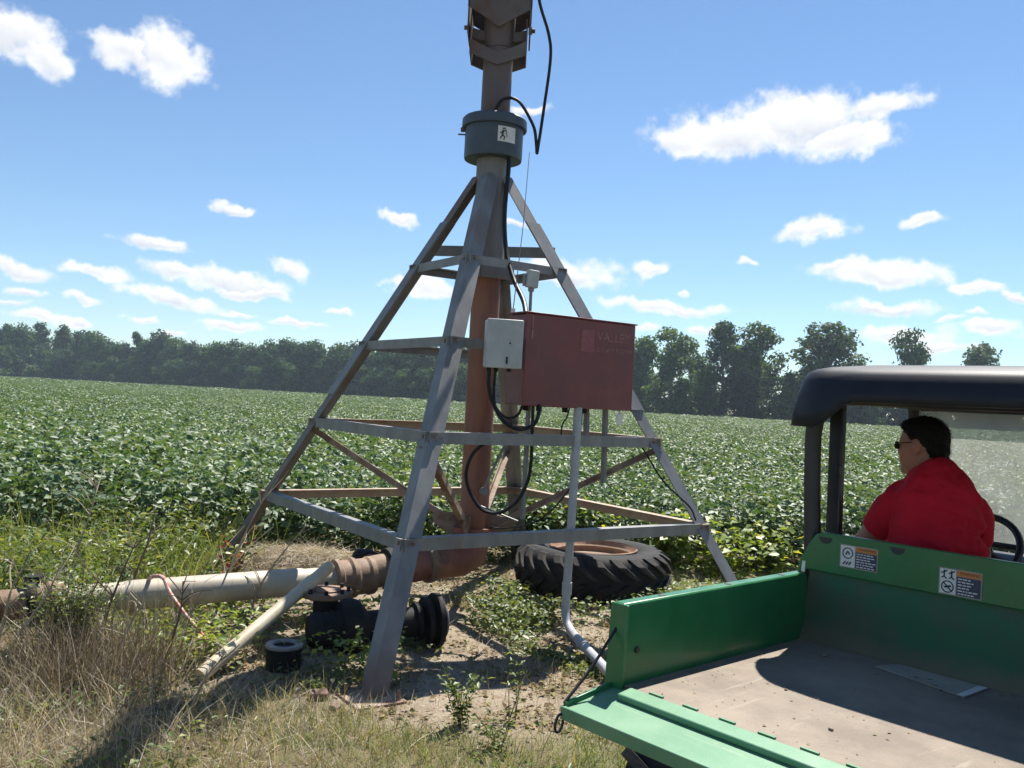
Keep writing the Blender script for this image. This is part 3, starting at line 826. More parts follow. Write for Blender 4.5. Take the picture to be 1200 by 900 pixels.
cable([(-.12, 7.12, 3.70), (-.12, 7.08, 3.55), (-.13, 7.0, 3.2), (-.10, 6.9, 2.9), (-.03, 6.75, 2.66), (.05, 6.55, 2.48), (.075, 6.38, 2.362)], .019,
      'thick black cable dropping from the drum to the red cabinet')
cable([(.02, 6.95, 5.2), (.058, 7.1, 4.99), (.149, 7.1, 4.717), (.174, 7.1, 4.508), (.14, 7.1, 4.087), (.112, 7.1, 3.80), (.104, 7.1, 3.74), (.097, 7.1, 3.80), (.075, 7.1, 3.93), (.026, 7.1, 4.03), (-.05, 7.1, 4.14),
       (-.122, 7.1, 4.178), (-.20, 7.1, 4.16), (-.243, 7.12, 4.10), (-.25, 7.14, 4.055)], .013, 'black cable looping down beside the upper pipe against the sky')
cable([(-.165, 6.14, 1.94), (-.162, 6.15, 1.82), (-.126, 6.2, 1.70), (-.05, 6.22, 1.58), (.06, 6.22, 1.525), (.165, 6.22, 1.56), (.20, 6.24, 1.64), (.20, 6.30, 1.70)], .014,
      'black cable loop from the junction box under the red cabinet')
cable([(-.12, 6.14, 1.94), (-.125, 6.17, 1.80), (-.11, 6.22, 1.68), (-.03, 6.3, 1.60), (.05, 6.36, 1.62), (.085, 6.36, 1.70)], .010, 'thin black cable inside the loop below the junction box')
cable([(.16, 6.38, 1.70), (.165, 6.4, 1.50), (.168, 6.4, 1.294), (.15, 6.42, 1.14), (.08, 6.44, .99), (-.04, 6.46, .90), (-.16, 6.46, .91), (-.25, 6.45, 1.01), (-.30, 6.44, 1.15), (-.275, 6.42, 1.29), (-.20, 6.4, 1.385), (-.08, 6.38, 1.44), (.03, 6.30, 1.475)], .013,
      'big round loop of black cable hanging in front of the red pipe')
cable([(.44, 6.55, 1.70), (.42, 6.55, 1.62), (.39, 6.56, 1.56), (.385, 6.58, 1.44)], .006, 'thin black wire curling out under the middle of the red cabinet')
cable([(.54, 6.62, 1.70), (.535, 6.64, 1.5), (.53, 6.66, 1.3), (.50, 6.70, 1.12), (.36, 6.8, .90), (.20, 6.95, .76), (.0, 7.05, .70), (-.10, 7.08, .70)], .006,
      'thin black wire sagging from the red cabinet to the pipe foot')
cable([(1.02, 6.95, 1.46), (1.22, 6.90, 1.16), (1.42, 6.84, .98), (1.48, 6.83, .87)], .007, 'thin wire clipped down the right tower leg')

# grey conduit to the ground
CN = thing('conduit', 'pale grey conduit dropping from the red cabinet and bending along the ground', 'conduit', (.49, 6.5, 0))
child(MB().tube(spline([(.499, 6.52, 1.70), (.496, 6.52, 1.2), (.490, 6.52, .70), (.482, 6.52, .30), (.487, 6.49, .16), (.52, 6.38, .085), (.60, 6.05, .06), (.70, 5.56, .050), (.80, 5.1, -.01), (.86, 4.8, -.10)], 8), .031, 16).build('conduit_tube', 'conduit'), CN)
for p, d in (((.4835, 6.52, .36), (0, 0, 1)), ((.585, 6.11, .0635), (.25, -.96, 0)), ((.495, 6.52, 1.30), (0, 0, 1))):
    child(MB().lathe([(.037, -.045), (.037, .045)], p, d, 18).build('coupling', 'conduit', smooth=30), CN)

# ------------------------------------------------------------------ pipeline, pump, tyre
PD = V(-.845, -.530, -.052).normalized()
P0 = V(-.256, 7.254, .42)


def ps(s):
    p = P0 + PD * s
    if s > .55:         # past the elbow the pipe runs level just off the ground
        k = min(1, (s - .55) / .5)
        p.z = p.z * (1 - k) + (.318 - .012 * (s - 1.05)) * k
    return p


def build_pipeline():
    T = thing('supply_pipeline', 'cream and rust-red irrigation pipeline lying across the ground into the tower', 'pipeline', (ps(1.5).x, ps(1.5).y, .05))
    # mitred red elbow under the riser
    child(MB().tube([V(TC.x, TC.y, .64), V(TC.x, TC.y, .55), V(TC.x - .02, TC.y - .012, .47), ps(.12), ps(.36)], [.128, .14, .15, .145, .14], 32).build('elbow', 'redelbow', smooth=50), T)
    child(MB().tube([ps(.35), ps(.70)], .132, 32).build('pipe_section', 'redelbow'), T)
    child(MB().lathe([(.134, -.035), (.158, -.03), (.163, 0), (.158, .03), (.134, .035)], ps(.40), PD, 36).build('clamp_band', 'castbrown'), T)
    child(MB().lathe([(.134, -.05), (.165, -.045), (.172, 0), (.165, .045), (.134, .05)], ps(.72), PD, 36).build('clamp_band', 'cast'), T)
    child(MB().tube(spline([ps(.66), ps(.82) + V(0, 0, .01), ps(1.0)]), .125, 32).build('pipe_section', 'castbrown'), T)
    cp = MB().lathe([(.12, -.16), (.142, -.15), (.146, -.11), (.135, -.09), (.135, -.02), (.150, 0), (.153, .03), (.138, .05), (.138, .11), (.148, .12), (.148, .15), (.112, .16)], ps(1.03), PD, 40).build('coupling', 'castbrown', smooth=25)
    child(cp, T)
    child(MB().tube([ps(1.1), ps(2.05)], .092, 36).build('pipe_section', 'cream'), T)
    child(MB().tube([ps(1.42), ps(1.45), ps(2.62), ps(2.65)], [.093, .099, .099, .093], 36).build('pipe_sleeve', 'cream', smooth=30), T)
    child(MB().tube([ps(2.5), ps(3.06)], .092, 36).build('pipe_section', 'cream'), T)
    child(MB().lathe([(.108, -.10), (.128, -.09), (.13, .07), (.14, .075), (.14, .11), (.108, .12)], ps(3.10), PD, 36).build('coupling', 'castbrown', smooth=25), T)
    child(MB().tube([ps(3.15), ps(4.9)], .095, 36).build('pipe_section', 'castbrown'), T)
    child(MB().lathe([(.108, -.02), (.17, -.018), (.17, .018), (.108, .02)], ps(3.40), PD, 36).build('flange', 'castbrown', smooth=25), T)
    # black hose clamp and valve on top, at the left
    v = ps(3.19)
    child(MB().lathe([(.141, -.03), (.15, 0), (.141, .03)], v, PD, 30).build('hose_clamp', 'cast'), T)
    child(MB().tube([v + V(0, .02, .09), v + V(0, .02, .17)], .055, 16).build('air_valve', 'cast'), T)
    # valve body and handle stub behind the coupling
    b = ps(.98) + V(.10, .30, .03)
    vb = MB().lathe([(.06, -.22), (.10, -.20), (.115, -.10), (.09, 0), (.115, .10), (.10, .20), (.06, .22)], b, (-.9, -.2, .15), 24).build('gate_valve', 'cast'); child(vb, T)
    child(MB().tube([b + V(.10, -.02, .05), b + V(.125, -.03, .25)], [.034, .024], 12).build('valve_stem', 'galv2'), vb)
    # supports
    for s in (2.9,):
        q = ps(s); g = float(gz(q.x, q.y))
        child(MB().box((q.x, q.y, (q.z - .10 + g) / 2), (.30, .16, q.z - .10 - g + .03), Matrix.Rotation(math.atan2(PD.y, PD.x), 3, 'Z')).build('support_block', 'castbrown', bevel=.01), T)


build_pipeline()


def build_pump():
    A, B = V(-1.25, 5.76, .155), V(-.46, 6.13, .175)
    d = (B - A).normalized(); L = (B - A).length
    T = thing('flanged_pump', 'black cast iron flanged pump body lying in the shade under the pipeline', 'pump', ((A.x + B.x) / 2, (A.y + B.y) / 2, 0))
    child(MB().lathe([(.05, -.05), (.09, -.045), (.115, -.01), (.12, .03), (.112, .035), (.112, .10), (.122, .105), (.125, .16)], A + d * .05, d, 32).build('motor_end', 'cast', smooth=30), T)
    child(MB().lathe([(.125, 0), (.172, .015), (.188, .05), (.190, .10), (.176, .14), (.14, .17), (.10, .20)], A + d * .20, d, 36).build('volute', 'cast', smooth=30), T)
    child(MB().lathe([(.10, 0), (.10, .34)], A + d * .40, d, 28).build('barrel', 'cast'), T)
    for s, r, w in ((.66, .10, .035), (.73, .13, .035), (.80, .16, .035), (.87, .185, .04)):
        fl = MB().lathe([(r * .45, 0), (r, .002), (r, w - .002), (r * .45, w)], A + d * s, d, 36).build('flange', 'cast', smooth=25); child(fl, T)
    fl = MB().lathe([(.06, .0), (.13, .004), (.135, .02), (.125, .03), (.095, .028), (.09, .012), (.05, .010)], A + d * .915, d, 36).build('end_ring', 'galv2', smooth=25); child(fl, T)
    up = V(0, 0, 1)
    nk = V(-1.19, 6.02, .12)
    child(MB().lathe([(.085, 0), (.085, .21)], nk, up, 24).build('neck', 'cast'), T)
    f2 = MB().lathe([(.06, .212), (.175, .212), (.178, .225), (.178, .245), (.10, .246)], nk, up, 40).build('top_flange', 'castbrown', smooth=25); child(f2, T)
    for k in range(8):
        a = k * math.pi / 4 + .2
        bo = MB(); cyl(bo, nk + V(.148 * math.cos(a), .148 * math.sin(a), .244), up, .014, .028)
        child(bo.build('bolt', 'cast'), f2)
    child(MB().lathe([(.012, .246), (.095, .2462), (.10, .256), (.04, .262)], nk, up, 28).build('gasket_face', 'castbrown', smooth=25), T)
    c = thing('pipe_stub', 'short black pipe stub with a pale rim standing left of the pump', 'pipe stub', (-1.31, 5.42, 0))
    g = float(gz(-1.31, 5.42))
    child(MB().lathe([(.085, g - .02), (.105, g), (.108, g + .13), (.112, g + .132)], (-1.31, 5.42, 0), up, 32).build('stub', 'cast', smooth=30), c)
    child(MB().lathe([(.070, g + .131), (.112, g + .131), (.115, g + .140), (.112, g + .150), (.070, g + .150), (.066, g + .14)], (-1.31, 5.42, 0), up, 32, closed=True).build('rim', 'galv', smooth=30), c)
    # loose bits of iron at the near leg
    for i, (x, y, sz) in enumerate(((-.98, 4.90, .07), (-.86, 4.76, .05))):
        ch = MB().box((x, y, float(gz(x, y)) + sz * .3), (sz * 1.5, sz, sz * .7), Matrix.Rotation(.4 + i, 3, 'Z') @ Matrix.Rotation(.2, 3, 'X')).build('iron_scrap', 'rustbar', bevel=.012)
        tag(ch, ('larger lump of rusty iron scrap left of the near leg foot', 'smaller lump of rusty iron scrap before the near leg foot')[i], 'scrap')


build_pump()

# pipe leaning on the pipeline
LP = thing('leaning_pipe', 'cream plastic pipe propped at a slant against the pipeline', 'pipe', (-1.71, 5.23, 0))
a, b = V(-1.735, 5.18, .02), V(-1.21, 6.20, .495)
child(MB().tube([a, a + (b - a) * .985, b], [.044, .043, .041], 24).build('pipe', 'pvc'), LP)
child(MB().lathe([(.042, -.05), (.049, -.045), (.049, .045), (.042, .05)], a + (b - a) * .80, b - a, 24).build('coupling', 'pvc', smooth=30), LP)

cable([(-2.42, 5.98, .33), (-2.33, 5.88, .425), (-2.20, 5.74, .455), (-2.12, 5.66, .38), (-2.0, 5.6, .27), (-1.86, 5.55, .15), (-1.80, 5.52, .05)], .013,
      'frayed orange and white cord draped over the pipeline', 'cord', 'cord')


def build_tyre():
    c = V(.85, 8.33, 0)
    T = thing('tractor_tyre', 'big worn black tractor tyre lying flat under the tower', 'tyre', c)
    g = float(gz(c.x, c.y)) - .01
    h = .42; Ro = .70
    prof = [(.40, .035), (.48, .0), (.60, .005), (.675, .06), (.70, .15), (.705, .21), (.70, .27), (.675, .36), (.60, .415), (.50, .42), (.40, .385), (.375, .36), (.42, .33), (.60, .30), (.63, .21), (.60, .12), (.42, .09), (.375, .06)]
    child(MB().lathe([(r, z + g) for r, z in prof], c, (0, 0, 1), 72, closed=True).build('carcass', 'rubber', smooth=60), T)
    # chevron lugs: upper and lower set, sharing one mesh each
    for up in (1, 0):
        base = None
        for k in range(23):
            if base is None:
                P = []; F = []
                n = 7
                for i in range(n):
                    t = i / (n - 1)
                    zz = (.23 + .175 * t) if up else (.19 - .175 * t)
                    an = (.0 + .30 * (1 - t) ** 1.3) if up else (.30 * (1 - t) ** 1.3 + .13)
                    rin = float(np.interp(zz, [.0, .06, .15, .27, .36, .42], [.60, .672, .698, .698, .672, .59]))
                    if t > .8: rout = rin + .030
                    else: rout = rin + .042
                    hw = .036 + .018 * t
                    for r_ in (rin - .02, rout):
                        for da in (-1, 1):
                            aa = an + da * hw / r_ * (1 if r_ < rout else .8)
                            P.append((r_ * math.cos(aa), r_ * math.sin(aa), zz))
                for i in range(n - 1):
                    q = i * 4
                    F += [(q + 2, q + 3, q + 7, q + 6), (q, q + 2, q + 6, q + 4), (q + 1, q + 5, q + 7, q + 3)]
                F += [(0, 1, 3, 2), ((n - 1) * 4, (n - 1) * 4 + 2, (n - 1) * 4 + 3, (n - 1) * 4 + 1)]
                base = MB().add(P, F).build('lug', 'rubber', smooth=30, bevel=.006)
                lo = base
            else:
                lo = base.copy(); COL.objects.link(lo)
            lo.parent = T
            lo.location = (0, 0, g)
            lo.rotation_euler = (0, 0, 2 * math.pi * k / 23)
    child(MB().lathe([(.365, g + .02), (.392, g + .03), (.392, g + .37), (.412, g + .408), (.402, g + .416), (.382, g + .375), (.36, g + .36), (.36, g + .05)], c, (0, 0, 1), 64, closed=True).build('rim', 'rim', smooth=40), T)
    child(MB().lathe([(.37, g + .02), (.37, g + .31), (.2, g + .295), (.01, g + .28)], c, (0, 0, 1), 40).build('mud_fill', 'mud'), T)


build_tyre()


# ------------------------------------------------------------------ utility vehicle (local: +X right, +Y forward)
VX, VY, VTH = .422, 2.942, R(48.32)
UT = thing('utility_vehicle', 'green utility vehicle with open cargo bed and black roof', 'utility vehicle', (VX, VY, 0), -VTH)


def sticker(o, w, h, parent, kind):
    """warning sticker in the plane of the headboard, facing back (-Y)"""
    x, y, z = o
    q = lambda n, x0, x1, z0, z1, m, d: MB().box((x + (x0 + x1) / 2, y - d / 2, z + (z0 + z1) / 2), (x1 - x0, d, z1 - z0)).build(n, m, smooth=0)
    bk = q('warning_sticker', 0, w, 0, h, 'paper', .0016); bk.parent = parent
    wp = .40 * w
    ch = []
    ch.append(q('pictogram_field', .004, wp, .004, h - .004, 'white', .0024))
    ch.append(q('text_field', wp + .003, w - .004, .004, h * .74, 'navy', .0024))
    ch.append(q('header', wp + .003, w - .004, h * .76, h - .004, 'orange', .0024))
    fm = lambda cx, cz: frame_mat((x + cx, y - .0026, z + cz), V(1, 0, 0), V(0, 0, 1), V(0, -1, 0))
    ch.append(text_mesh('header_word', 'WARNING', h * .15, 'ink', fm((wp + w) / 2 + .004, h * .872), extrude=.0003))
    mb = MB(); r_ = random.Random(kind)
    rows = 6
    for i in range(rows):
        zz = h * (.66 - .58 * i / (rows - 1) * .95)
        ln = (w - wp - .016) * r_.uniform(.6, 1)
        x0 = wp + .008
        while x0 < wp + .008 + ln - .004:
            wl = r_.uniform(.006, .016); x1 = min(x0 + wl, wp + .008 + ln)
            mb.box((x + (x0 + x1) / 2, y - .0028, z + zz), (x1 - x0, .0008, h * .042)); x0 = x1 + .0035
    ch.append(mb.build('text_lines', 'white', smooth=0))
    pm = MB()
    cx, cz = x + wp / 2 + .002, z + h * (.30 if kind else .64)
    rr = min(wp, h) * (.34 if kind else .33)
    ring = [V(cx + rr * math.cos(t), y - .003, cz + rr * math.sin(t)) for t in np.linspace(0, 2 * math.pi, 29)]
    pm.tube(ring, .0022, 6)
    if kind:
        pm.tube([V(cx - rr * .7, y - .003, cz + rr * .7), V(cx + rr * .7, y - .003, cz - rr * .7)], .0022, 6)
        for k in (-1, 1):
            bx, bz = cx + k * wp * .22, z + h * .80
            for a0, a1 in (((0, .012), (0, -.012)), ((0, .004), (.011, .011)), ((0, .004), (-.010, .0)), ((0, -.012), (.009, -.02)), ((0, -.012), (-.009, -.018))):
                pm.tube([V(bx + a0[0], y - .003, bz + a0[1]), V(bx + a1[0], y - .003, bz + a1[1])], .0026, 6)
        pm.tube([V(cx - .010, y - .003, cz - .002), V(cx + .012, y - .003, cz + .004)], .004, 6)
    else:
        pm.tube([V(cx - .008, y - .003, cz - .006), V(cx, y - .003, cz + .008), V(cx + .008, y - .003, cz - .004)], .0032, 6)
        for k in (-.012, .0, .012):
            pm.tube([V(cx + k - .006, y - .003, z + h * .14), V(cx + k + .004, y - .003, z + h * .27)], .0028, 6)
    ch.append(pm.build('pictogram', 'ink'))
    for c in ch: c.parent = bk


def build_bed():
    W, L, zf, zt = 1.32, 1.15, .80, 1.07
    # floor: liner with a fine tread pattern
    fm = M['bedfloor']; nt = fm.node_tree; p = nt.nodes['Principled BSDF']
    tc = nt.nodes.new('ShaderNodeTexCoord'); br = nt.nodes.new('ShaderNodeTexVoronoi'); br.inputs['Scale'].default_value = 75
    br.feature = 'DISTANCE_TO_EDGE'; br.inputs['Randomness'].default_value = .35
    mp = nt.nodes.new('ShaderNodeMapping'); mp.inputs['Rotation'].default_value = (0, 0, .78); mp.inputs['Scale'].default_value = (1, 1.7, 1)
    nt.links.new(tc.outputs['Object'], mp.inputs[0]); nt.links.new(mp.outputs[0], br.inputs['Vector'])
    bp = nt.nodes.new('ShaderNodeBump'); bp.inputs['Strength'].default_value = .55; bp.inputs['Distance'].default_value = .006
    nt.links.new(br.outputs['Distance'], bp.inputs['Height']); nt.links.new(bp.outputs[0], p.inputs['Normal'])
    fl = MB().box((W / 2, L / 2, zf - .012), (W - .004, L, .024)).build('bed_floor', 'bedfloor', UT, smooth=0)
    for i in range(9):
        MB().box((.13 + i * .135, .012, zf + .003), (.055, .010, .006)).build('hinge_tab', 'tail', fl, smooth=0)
    # side walls: hollow pressed panel, flat rolled top
    for sx, x in ((-1, 0.0), (1, W)):
        s = sx
        prof = [(0, zf - .03), (0, zt - .022), (.004 * s, zt - .006), (.010 * s, zt), (.050 * s, zt), (.056 * s, zt - .006), (.056 * s, zt - .035), (.040 * s, zt - .040), (.040 * s, zf - .03)]
        w = MB().beam(V(x, -.005, 0), V(x, L - .002, 0), prof, V(1, 0, 0), V(0, 0, 1)).build('side_wall', 'utv', UT, smooth=25, bevel=.003)
        # rear post
        MB().prism([(-.018, zf - .03), (-.030, zf - .03), (-.012, zt - .002), (.0, zt - .002)], V(x - .012 * s if s < 0 else x - .0, 0, 0) if False else V(x + (.060 if s > 0 else -.060) * 1.0, 0, 0), V(0, 1, 0), V(0, 0, 1), V(-s, 0, 0), .075).build('rear_post', 'utv', w, smooth=20, bevel=.003)
        for y in (.22, .62, 1.0):
            MB().lathe([(.002, 0), (.014, .0005), (.014, .0015), (.002, .002)], (x + .03 * s, y, zt), (0, 0, 1), 14).build('stake_hole', 'ink', w)
        MB().lathe([(.004, 0), (.012, .001), (.010, .007)], (x - (.0 if s < 0 else 0) - s * .0, .06, zf + .11), (-s, 0, 0), 10).build('rivet', 'blacksteel', w)
    # headboard: upper rail, recessed middle, sloping dusty foot
    y1 = L
    top = MB()
    out = [(-.045, zt - .01), (-.045, zt + .035), (.0, 1.19), (.03, 1.235), (.06, 1.248), (W - .06, 1.248), (W - .03, 1.235), (W, 1.19), (W + .045, zt + .035), (W + .045, zt - .01), (W, 1.085), (0, 1.085)]
    hb = top.prism([(a, b) for a, b in out], V(0, y1, 0), V(1, 0, 0), V(0, 0, 1), V(0, 1, 0), .028).build('headboard', 'utv', UT, smooth=25, bevel=.004)
    low = [(.015, 1.088), (.015, 1.06), (.008, 1.045), (.0, .95), (-.015, .86), (-.045, zf + .001), (.03, zf + .001), (.03, 1.088)]
    MB().beam(V(.001, y1, 0), V(W - .001, y1, 0), low, V(0, 1, 0), V(0, 0, 1)).build('lower_panel', 'utvdust', hb, smooth=50)
    for x, zz in ((.075, 1.217), (.375, 1.222), (.86, 1.222), (1.2, 1.217)):
        P = [(-.03, .012), (-.022, -.006), (-.008, -.014), (.010, -.014), (.024, -.005), (.030, .012)]
        MB().prism(P, V(x, y1 - .0015, zz), V(1, 0, 0), V(0, 0, 1), V(0, 1, 0), .004).build('hand_slot', 'ink', hb, smooth=0)
    MB().prism([(-.008, -.022), (.008, -.022), (.010, .022), (-.004, .022)], V(-.02, y1 - .0015, 1.095), V(1, 0, 0), V(0, 0, 1), V(0, 1, 0), .004).build('bright_slot_plate', 'white', hb, smooth=0)  # white plate painted as the bright field seen through a slot
    sticker((.142, y1 - .0005, 1.122), .158, .092, hb, 0)
    sticker((.536, y1 - .0005, 1.092), .152, .098, hb, 1)
    # tailgate let down
    tg = MB(); dz = .12     # drop per metre
    u, v, w = V(1, 0, 0), V(0, -1, -dz).normalized(), V(0, -dz, 1).normalized()
    T0 = V(-.035, -.012, zf - .004)
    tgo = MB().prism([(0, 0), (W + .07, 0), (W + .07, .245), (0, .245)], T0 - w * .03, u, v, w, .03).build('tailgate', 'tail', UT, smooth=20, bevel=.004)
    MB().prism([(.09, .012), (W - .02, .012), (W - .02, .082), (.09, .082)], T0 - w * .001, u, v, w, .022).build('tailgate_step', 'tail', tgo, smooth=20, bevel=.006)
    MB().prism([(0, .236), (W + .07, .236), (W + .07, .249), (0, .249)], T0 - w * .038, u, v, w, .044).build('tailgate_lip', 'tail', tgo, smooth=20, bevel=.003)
    for x in (0, W + .058):
        MB().prism([(x, .02), (x + .012, .02), (x + .012, .235), (x, .235)], T0 - w * .001, u, v, w, .018).build('tailgate_flange', 'utv', tgo, smooth=20, bevel=.003)
    for x in (-.030, W + .030):
        e = T0 + v * .235; e.x = x
        MB().tube(spline([V(x, -.01, zf + .19), V(x, -.13, zf + .07), e + w * .012], 4), .005, 8).build('tailgate_cable', 'cable', UT)
        ring = [e + V(-.004, -.016, -.050) + V(.004 * math.sin(t), .017 * math.cos(t), .030 * math.sin(t)) for t in np.linspace(0, 2 * math.pi, 20)]
        MB().tube(ring, .0045, 6).build('latch_ring', 'blacksteel', tgo)
    # chassis under the bed
    MB().box((W / 2, .62, .69), (1.05, 1.05, .16)).build('bed_frame', 'blacksteel', UT, bevel=.01)
    MB().box((W / 2, 1.2, .42), (.62, 2.6, .12)).build('chassis', 'blacksteel', UT, bevel=.01)


def build_cab():
    W = 1.32
    # roof: shell with flared skirt that drops at the posts
    x0, x1, ya, yb, rc = -.05, 1.36, 1.09, 2.10, .14
    def ring(off, n=14):
        pts = []
        for cx, cy, a in ((x1 - rc, yb - rc, 0), (x0 + rc, yb - rc, 90), (x0 + rc, ya + rc, 180), (x1 - rc, ya + rc, 270)):
            for k in range(n + 1):
                g = R(a + 90 * k / n); pts.append((cx + (rc + off) * math.cos(g), cy + (rc + off) * math.sin(g)))
        # subdivide the long straight runs
        o = []
        for i, p in enumerate(pts):
            q = pts[(i + 1) % len(pts)]; o.append(p)
            if math.dist(p, q) > .3:
                for k in range(1, 24): o.append((p[0] + (q[0] - p[0]) * k / 24, p[1] + (q[1] - p[1]) * k / 24))
        return o
    def sm(t): t = min(1, max(0, t)); return t * t * (3 - 2 * t)
    def zbot(x, y):
        dx = min(x - x0, x1 - x) + .06; dy = min(y - ya, yb - y) + .06
        e = max(0, (dx if y < ya + .08 or y > yb - .08 else dy * 1.2))
        c = sm(1 - (e - .17) / .17) if y < ya + .3 else 0
        return 1.792 - .108 * c
    offs = [(.072, None), (.066, .25), (.05, .55), (.032, .80), (.012, .93), (-.02, 1.0)]
    rings = []; n = len(ring(0))
    base = ring(0)
    P = []
    for off, t in offs:
        for i, (x, y) in enumerate(ring(off)):
            zb = zbot(*base[i]); zt = 1.925
            P.append((x, y, zb if t is None else zb + (zt - zb) * t))
    for sc_, z in ((.93, 1.937), (.75, 1.950), (.45, 1.957)):
        for x, y in ring(-.02):
            P.append(((x - .66) * sc_ + .66, (y - 1.6) * sc_ + 1.6, z))
    P.append((.66, 1.6, 1.958))
    F = []
    m = len(offs) + 3
    for j in range(m - 1):
        for i in range(n): F.append((j * n + i, j * n + (i + 1) % n, (j + 1) * n + (i + 1) % n, (j + 1) * n + i))
    for i in range(n): F.append(((m - 1) * n + i, (m - 1) * n + (i + 1) % n, m * n))
    rf = MB().add(P, F).build('roof', 'blackplastic', UT, smooth=60)
    so_ = rf.modifiers.new('shell', 'SOLIDIFY'); so_.thickness = .012; so_.offset = -1
    MB().box((.18, 1.75, 1.958), (.16, .10, .012)).build('roof_cap', 'blackplastic', rf, bevel=.004)
    # posts
    for sx, x in ((1, -.012), (-1, W + .012)):
        MB().tube(spline([(x + .03 * sx, 1.22, 1.80), (x - .01 * sx, 1.20, 1.70), (x - .016 * sx, 1.20, 1.55), (x + .0 * sx, 1.20, 1.2), (x + .012 * sx, 1.20, .95), (x + .02 * sx, 1.20, .55)], 6), .034, 16).build('rear_post', 'blacksteel', UT)
        pst = MB().beam(V(x + .02 * sx, 1.335, 1.78), V(x + .03 * sx, 1.335, .60), [(-.03, -.02), (.03, -.02), (.03, .02), (-.03, .02)], V(1, 0, 0), V(0, 1, 0)).build('side_post', 'blacksteel', UT, smooth=20, bevel=.006)
        MB().box((x + .045 * sx, 1.315, 1.50), (.022, .03, .05)).build('post_latch', 'blacksteel', pst, bevel=.005)
        MB().tube(spline([(x + .04 * sx, 2.02, 1.85), (x + .02 * sx, 2.10, 1.6), (x + .0 * sx, 2.22, 1.2), (x, 2.28, .9)], 6), .026, 14).build('front_post', 'blacksteel', UT)
    for yy in (1.22, 2.02):
        MB().tube([(.02, yy, 1.80), (W - .02, yy, 1.80)], .02, 12).build('roof_bar', 'blacksteel', UT)
    # windscreen: dusty clear sheet
    g = bpy.data.materials.new('dusty_windscreen'); g.use_nodes = True
    nt = g.node_tree; N, L = nt.nodes.new, nt.links.new; out = nt.nodes['Material Output']; nt.nodes.remove(nt.nodes['Principled BSDF'])
    tr = N('ShaderNodeBsdfTransparent'); tr.inputs[0].default_value = (.93, .95, .94, 1)
    gl = N('ShaderNodeBsdfGlossy'); gl.inputs['Roughness'].default_value = .06
    df = N('ShaderNodeBsdfDiffuse'); df.inputs[0].default_value = (.80, .79, .74, 1)
    tl = N('ShaderNodeBsdfTranslucent'); tl.inputs[0].default_value = (.80, .79, .74, 1)
    fr = N('ShaderNodeFresnel'); fr.inputs[0].default_value = 1.45
    m1 = N('ShaderNodeMixShader'); L(fr.outputs[0], m1.inputs[0]); L(tr.outputs[0], m1.inputs[1]); L(gl.outputs[0], m1.inputs[2])
    dd = N('ShaderNodeMixShader'); dd.inputs[0].default_value = .55; L(df.outputs[0], dd.inputs[1]); L(tl.outputs[0], dd.inputs[2])
    no = N('ShaderNodeTexNoise'); no.inputs['Scale'].default_value = 3.5; no.inputs['Detail'].default_value = 8
    tc = N('ShaderNodeTexCoord'); L(tc.outputs['Object'], no.inputs['Vector'])
    mr = N('ShaderNodeMapRange'); mr.inputs['From Min'].default_value = .25; mr.inputs['From Max'].default_value = .75; mr.inputs['To Min'].default_value = .20; mr.inputs['To Max'].default_value = .38
    L(no.outputs['Fac'], mr.inputs['Value'])
    m2 = N('ShaderNodeMixShader'); L(mr.outputs[0], m2.inputs[0]); L(m1.outputs[0], m2.inputs[1]); L(dd.outputs[0], m2.inputs[2]); L(m2.outputs[0], out.inputs[0])
    MB().prism([(-.0, 0), (W, 0), (W, .655), (-.0, .655)], V(0, 2.235, 1.17), V(1, 0, 0), V(0, -.185, .63).normalized(), V(0, 1, 0), .004).build('windscreen', g, UT, smooth=0)
    MB().tube([(.0, 2.24, 1.165), (W, 2.24, 1.165)], .016, 10).build('windscreen_frame', 'blacksteel', UT)
    # dash, seat, steering
    MB().beam(V(-.02, 0, 0), V(W + .02, 0, 0), [(2.10, .62), (2.08, 1.0), (2.14, 1.10), (2.26, 1.135), (2.40, 1.10), (2.40, .62)], V(0, 1, 0), V(0, 0, 1)).build('dashboard', 'blackplastic', UT, smooth=40, bevel=.01)
    c = V(.40, 1.90, 1.185); ax = V(.0, -.82, .57).normalized()
    e1 = V(1, 0, 0); e2 = ax.cross(e1).normalized()
    st = MB().tube([c + (e1 * math.cos(t) + e2 * math.sin(t)) * .162 for t in np.linspace(0, 2 * math.pi, 41)], .0155, 12, cap=False).build('steering_wheel', 'blacksteel', UT)
    sp = MB()
    for t in (R(90), R(205), R(335)):
        sp.tube([c - ax * .03, c + (e1 * math.cos(t) + e2 * math.sin(t)) * .155], [.02, .012], 8)
    sp.build('spoke', 'blacksteel', st)
    MB().tube([c - ax * .03, c - ax * .32], .022, 12).build('steering_column', 'blacksteel', UT)
    MB().lathe([(.02, .012), (.045, .008), (.045, -.02), (.02, -.03)], c - ax * .03, ax, 20).build('hub', 'blacksteel', st)
    for x in (.36, .96):
        s = MB().box((x, 1.60, .80), (.50, .46, .12)).build('seat', 'seat', UT, bevel=.04)
        MB().box((x, 1.345, 1.0), (.48, .10, .40), Matrix.Rotation(R(8), 3, 'X')).build('seat_back', 'seat', s, bevel=.035)
    MB().box((W / 2, 1.62, .58), (1.2, .60, .32)).build('seat_base', 'utv', UT, bevel=.02)
    MB().box((W / 2, 2.02, .40), (1.28, .80, .04)).build('cab_floor', 'blacksteel', UT, bevel=.01)
    # hood and nose
    MB().beam(V(.10, 0, 0), V(W - .10, 0, 0), [(2.36, .50), (2.36, 1.09), (2.62, 1.06), (2.92, .96), (3.02, .84), (3.02, .50)], V(0, 1, 0), V(0, 0, 1)).build('hood', 'utv', UT, smooth=40, bevel=.02)
